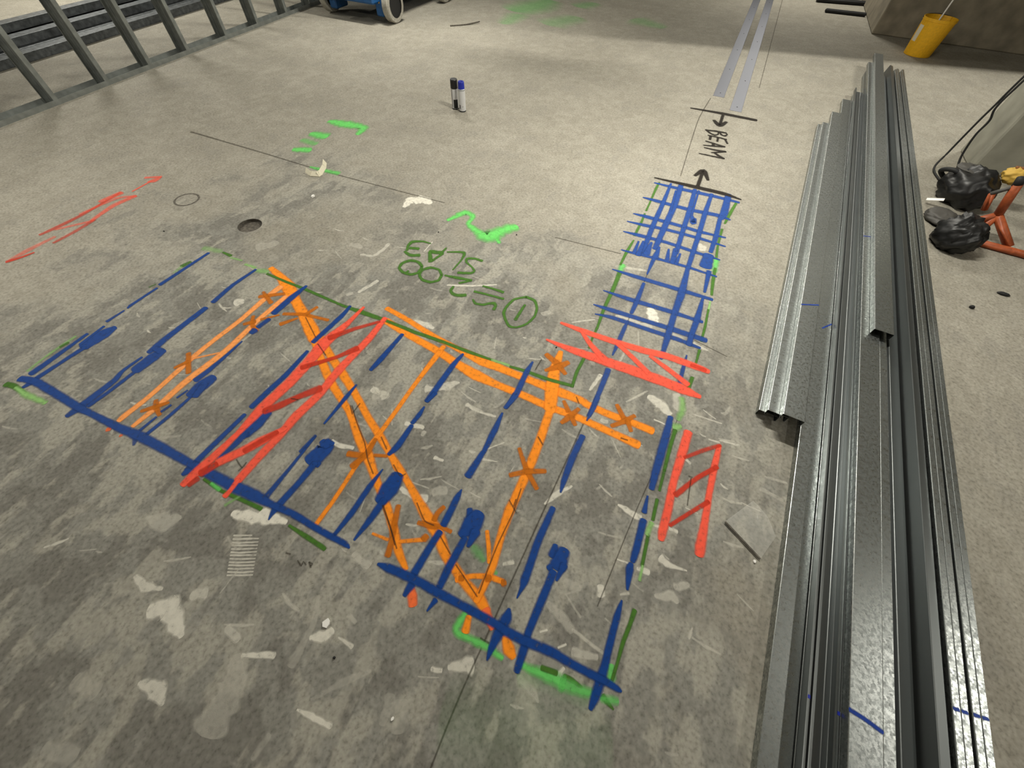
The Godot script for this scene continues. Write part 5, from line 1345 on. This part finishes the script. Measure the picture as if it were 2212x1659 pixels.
# ---------------------------------------------------------------- column, bags, trestle, bucket
func build_right_side() -> void:
	var bk := thing("bucket", "yellow plastic bucket with a stick standing in it", "bucket", Vector3(2.22, 0, -8.42))
	put("pail", lathe([Vector2(0, 0.002), Vector2(0.151, 0.0), Vector2(0.155, 0.004), Vector2(0.183, 0.345), Vector2(0.190, 0.347), Vector2(0.190, 0.375), Vector2(0.183, 0.375), Vector2(0.180, 0.36), Vector2(0.149, 0.01), Vector2(0, 0.01)], 36, false), M.yellow, bk)
	put("contents", lathe([Vector2(0.174, 0.29), Vector2(0.09, 0.31), Vector2(0, 0.30)], 24), M.black_rubber, bk)
	put("paper_label", lathe([Vector2(0.1665, 0.14), Vector2(0.1805, 0.30)], 8, true, 2.55, 3.0), M.sticker, bk)
	var arc := []
	for k in 13:
		var a := PI * k / 12
		arc.append(Vector3(cos(a) * 0.193, 0.36 + sin(a) * 0.02, -sin(a) * 0.19))
	put("handle", tube(arc, 0.003, 6), M.black_rubber, bk)
	put("stick", tube([Vector3(-0.02, 0.05, 0.02), Vector3(0.03, 0.75, -0.12)], 0.009, 8), M.white, bk)

	tag(put("black_bar", box_mesh(Vector3(0.85, 0.06, 0.09), 0.02), M.black_rubber, self, Vector3(1.36, 0.03, -11.05)), "longer black bar lying on the floor beside the wall", "bar", "black bars by the wall")
	tag(put("black_bar", box_mesh(Vector3(0.62, 0.05, 0.06), 0.02), M.black_rubber, self, Vector3(1.39, 0.025, -10.25)), "shorter black bar lying on the floor nearer the camera", "bar", "black bars by the wall")
	get_node("black_bar").rotation.y = 0.25
	get_node("black_bar_001").rotation.y = 0.1

	# cables hanging along the column
	var c1 := smooth_line([Vector3(2.17, 2.9, -4.83), Vector3(2.12, 1.6, -4.82), Vector3(1.99, 0.69, -4.79), Vector3(1.968, 0.476, -4.79), Vector3(1.955, 0.359, -4.79), Vector3(1.935, 0.13, -4.78), Vector3(1.90, 0.02, -4.70), Vector3(1.92, 0.012, -4.5)], 8)
	tag(put("cable", tube(c1, 0.008), M.black_rubber, self), "black cable hanging down the column, left of the two", "cable", "black cables at the column")
	var c2 := smooth_line([Vector3(2.17, 2.9, -4.80), Vector3(2.13, 1.6, -4.79), Vector3(2.0, 0.69, -4.765), Vector3(1.975, 0.476, -4.765), Vector3(2.008, 0.378, -4.77), Vector3(2.002, 0.273, -4.77), Vector3(2.03, 0.12, -4.76), Vector3(2.06, 0.03, -4.70)], 8)
	tag(put("cable", tube(c2, 0.008), M.black_rubber, self), "black cable hanging down the column, right of the two", "cable", "black cables at the column")

	var tb := thing("tool_bag", "black open tool bag slumped on floor below the column", "bag", Vector3(1.99, 0, -4.2))
	put("body", lump(Vector3(0.15, 0.13, 0.17), 5, 0.28, 0.10, 0.25), M.bag, tb, Vector3(0, 0.10, 0))
	put("flap", lump(Vector3(0.10, 0.02, 0.09), 9, 0.2, 0.1), M.bag_grey, tb, Vector3(-0.02, 0.2, -0.09))
	put("handle", tube(smooth_line([Vector3(-0.14, 0.10, -0.12), Vector3(-0.20, 0.15, -0.10), Vector3(-0.16, 0.19, -0.03), Vector3(-0.08, 0.17, 0.0)], 6), 0.016), M.black_rubber, tb)
	tag(put("white_strip", box_mesh(Vector3(0.10, 0.006, 0.035), 0.001), M.white, self, Vector3(1.79, 0.05, -4.02)), "small white strip leaning at the edge of the tool bag", "offcut")
	get_node("white_strip").rotation = Vector3(0.1, -0.3, 0.35)
	tag(put("grey_sack", lump(Vector3(0.10, 0.04, 0.11), 31, 0.2, 0.08, 0.3), M.bag_grey, self, Vector3(1.82, 0.03, -3.80)), "flat grey sack between the two black bags", "sack")
	tag(put("bin_bag", lump(Vector3(0.115, 0.11, 0.125), 44, 0.34, 0.12, 0.25), M.bag, self, Vector3(1.825, 0.083, -3.47)), "crumpled black plastic bag nearest the orange trestle", "bag")
	var gl := thing("tool_pouch", "tan and yellow tool pouch lying on the black tool bag", "pouch", Vector3(2.19, 0.23, -4.22))
	put("pocket", lump(Vector3(0.075, 0.05, 0.06), 61, 0.25, 0.1), M.gold, gl)
	put("strap", box_mesh(Vector3(0.13, 0.012, 0.03), 0.003), M.tan, gl, Vector3(0.03, 0.05, -0.02))

	# folding trestle
	var tr := thing("trestle", "orange steel folding trestle standing beside the black bags", "trestle", Vector3(2.1, 0, -3.7))
	var hub := Vector3(-0.067, 0.161, 0.0)
	put("leg", tube([hub, Vector3(-0.152, 0.10, 0.01)], 0.023, 10), M.orange_steel, tr)
	put("leg", tube([hub, Vector3(-0.10, 0.018, 0.05)], 0.023, 10), M.orange_steel, tr)
	put("leg", tube([hub, Vector3(0.09, 0.03, 0.11)], 0.026, 10), M.orange_steel, tr)
	put("leg", tube([Vector3(-0.19, 0.27, -0.02), Vector3(-0.15, 0.17, -0.02)], 0.019, 10), M.orange_steel, tr)
	put("brace", tube([hub, Vector3(-0.13, 0.36, 0.0)], 0.026, 10), M.orange_steel, tr)
	put("foot_cap", tube([Vector3(-0.128, 0.35, 0.0), Vector3(-0.143, 0.40, 0.0)], 0.025, 10), M.black_rubber, tr)
	put("rail", tube([Vector3(-0.085, 0.02, 0.13), Vector3(0.15, 0.022, 0.15), Vector3(0.6, 0.022, 0.2)], 0.023, 10), M.orange_steel, tr)
	put("stay", tube([Vector3(-0.13, 0.345, 0.0), Vector3(-0.20, 0.27, -0.02)], 0.012, 10), M.bag_grey, tr)

# ---------------------------------------------------------------- small things on the floor
func can(at: Vector3, cap: Material, full: bool, label: String) -> Node3D:
	var t := thing("spray_can", label, "spray can", at, "spray paint cans")
	put("base_rim", lathe([Vector2(0, 0.001), Vector2(0.031, 0.0), Vector2(0.0335, 0.003), Vector2(0.0335, 0.008), Vector2(0.0325, 0.010)], 32, false), M.black_rubber, t)
	put("body", lathe([Vector2(0.0325, 0.010), Vector2(0.0325, 0.172)], 32), M.tin, t)
	if full:
		put("cap", lathe([Vector2(0.034, 0.170), Vector2(0.034, 0.238), Vector2(0.031, 0.243), Vector2(0, 0.244)], 32, false), cap, t)
		put("label", lathe([Vector2(0.0329, 0.012), Vector2(0.0329, 0.085)], 10, true, 0.2, 1.5), M.black_plastic, t)
		put("label_stripe", lathe([Vector2(0.0329, 0.02), Vector2(0.0329, 0.165)], 6, true, 1.95, 2.3), M.label_grey, t)
	else:
		put("collar", lathe([Vector2(0.0325, 0.172), Vector2(0.034, 0.175), Vector2(0.034, 0.184), Vector2(0.031, 0.187)], 32, false), M.silver, t)
		put("cap", lathe([Vector2(0.0315, 0.186), Vector2(0.029, 0.236), Vector2(0.026, 0.243), Vector2(0.016, 0.243), Vector2(0.013, 0.236), Vector2(0, 0.236)], 32, false), cap, t)
		put("label", lathe([Vector2(0.0329, 0.028), Vector2(0.0329, 0.06)], 6, true, 1.55, 2.1), M.label_grey, t)
		put("label_dot", lathe([Vector2(0.0329, 0.044), Vector2(0.0329, 0.050)], 3, true, 0.85, 1.0), M.black_plastic, t)
	return t

# a thin broken chip: an irregular polygon with thickness
func shard(size: Vector3, seed_: int) -> ArrayMesh:
	var rng := RandomNumberGenerator.new()
	rng.seed = seed_
	var st := begin()
	var ring := []
	for k in 6:
		var a := TAU * (k + rng.randf_range(-0.25, 0.25)) / 6
		ring.append(Vector3(cos(a) * size.x, 0, sin(a) * size.z) * 0.5 * rng.randf_range(0.75, 1.2))
	var up := Vector3.UP * size.y
	for k in 6:
		var p: Vector3 = ring[k]; var q: Vector3 = ring[(k + 1) % 6]
		quad(st, p, q, q * 0.92 + up, p * 0.92 + up)
		tri(st, up, p * 0.92 + up, q * 0.92 + up)
		tri(st, Vector3.ZERO, q, p)
	return done(st)

func build_small_things() -> void:
	can(Vector3(-2.245, 0, -3.825), M.blue_cap, false, "white spray can with blue cap standing on the concrete")
	can(Vector3(-2.335, 0, -3.845), M.black_plastic, true, "spray can with black cap standing behind the blue-capped one")

	# clear zip bag lying by the pile
	var zb := thing("plastic_bag", "clear plastic bag with dark zip strip lying beside the pile", "bag", Vector3(0.75, 0.004, -0.83))
	var corners := [Vector2(-0.119, 0.031), Vector2(-0.021, -0.11), Vector2(0.0, -0.099), Vector2(0.043, -0.062), Vector2(0.076, 0.005), Vector2(0.025, 0.121)]
	var nz := noise(9.0, 3, 3)
	var st := SurfaceTool.new()
	st.begin(Mesh.PRIMITIVE_TRIANGLES)
	st.set_smooth_group(0)
	var lift := func(p: Vector2, edge: float) -> Vector3:
		return Vector3(p.x, 0.002 + (1.0 - edge) * (0.010 + 0.008 * nz.get_noise_2d(p.x * 3.0, p.y * 3.0)) + 0.002 * nz.get_noise_2d(p.x * 9.0, p.y * 9.0), p.y)
	for k in corners.size():
		var a: Vector2 = corners[k]; var b: Vector2 = corners[(k + 1) % corners.size()]
		for i in 6:
			for j in 5:
				var e0 := j / 5.0; var e1 := (j + 1) / 5.0
				var p := a.lerp(b, i / 6.0); var q := a.lerp(b, (i + 1) / 6.0)
				quad(st, lift.call(p * e0, e0), lift.call(p * e1, e1), lift.call(q * e1, e1), lift.call(q * e0, e0))
	st.generate_normals()
	put("film", st.commit(), M.film, zb)
	put("zip_strip", box_mesh(Vector3(0.168, 0.004, 0.008), 0.001, Vector3(-0.047, 0.003, 0.076), Basis(Vector3.UP, -0.559)), M.mud, zb)

	# bent white offcut
	var of := thing("board_offcut", "bent cream strip of board lying near green scribble", "offcut", Vector3(-2.64, 0, -2.21))
	var bend := begin()
	var way := [Vector3(-0.10, 0.012, 0.03), Vector3(-0.04, 0.004, 0.045), Vector3(0.025, 0.004, 0.02), Vector3(0.03, 0.006, -0.01), Vector3(0.035, 0.035, -0.065), Vector3(0.03, 0.06, -0.09)]
	for k in way.size() - 1:
		var a: Vector3 = way[k]; var b: Vector3 = way[k + 1]
		var side := (b - a).cross(Vector3.UP).normalized() * -0.02 + Vector3.UP * 0.028
		var th := Vector3(0, 0.004, 0)
		quad(bend, a, b, b + side, a + side)
		quad(bend, a + th, a + side + th, b + side + th, b + th)
		quad(bend, a + side, b + side, b + side + th, a + side + th)
		quad(bend, a, a + th, b + th, b)
	put("strip", done(bend), M.card, of)
	var chips := [["white plaster chip lying below the blue edge line", Vector3(-0.588, 0.006, 0.152), Vector3(0.026, 0.006, 0.03)], ["tiny white chip lying below the bent offcut", Vector3(-2.466, 0.006, -1.944), Vector3(0.018, 0.012, 0.035)], ["tiny white chip at the tip of the plastic bag", Vector3(0.757, 0.003, -0.693), Vector3(0.012, 0.005, 0.014)], ["small white chip by the pale plaster patch below the drawing", Vector3(-0.236, 0.004, 0.27), Vector3(0.010, 0.004, 0.012)]]
	for c in chips:
		var o := put("plaster_chip", shard(c[2], 70 + int(absf(c[1].x) * 30)), M.white, self, Vector3(c[1].x, 0.0008, c[1].z))
		tag(o, c[0], "chip", "white chips on the floor")
	var bolts := [["small dark bolt lying right of the steel pile", Vector3(1.845, 0.008, -2.78), Vector3(0.012, 0.010, 0.010)], ["dark clod on the floor below the orange trestle", Vector3(2.06, 0.006, -3.02), Vector3(0.03, 0.008, 0.014)]]
	for c in bolts:
		tag(put("debris", lump(c[2], 99, 0.3, 0.12), M.black_rubber, self, c[1]), c[0], "debris", "dark debris on the floor")
	tag(put("wire_offcut", tube(smooth_line([Vector3(-3.78, 0.008, -6.25), Vector3(-3.62, 0.008, -6.42), Vector3(-3.5, 0.02, -6.6)], 5), 0.008), M.mud, self), "short bent wire lying on the floor near the lift", "wire")
	var peb := [["tiny dark speck of grit above the green lettering", -1.42, -1.985], ["tiny dark speck of grit left of the beam grid", -0.93, -2.2], ["tiny dark speck of grit left of the red beam truss", -0.32, -1.37], ["tiny dark speck of grit on the floor left of the core hole", -3.04, -1.17], ["tiny dark speck of grit below the white plaster chip", -0.5, 0.22], ["tiny dark speck of grit right of the steel pile", 1.98, -1.6]]
	for p in peb:
		tag(put("grit", lump(Vector3(0.004, 0.003, 0.0035), 200, 0.3, 0.2), M.black_rubber, self, Vector3(p[1], 0.003, p[2])), p[0], "grit", "grit on the floor")
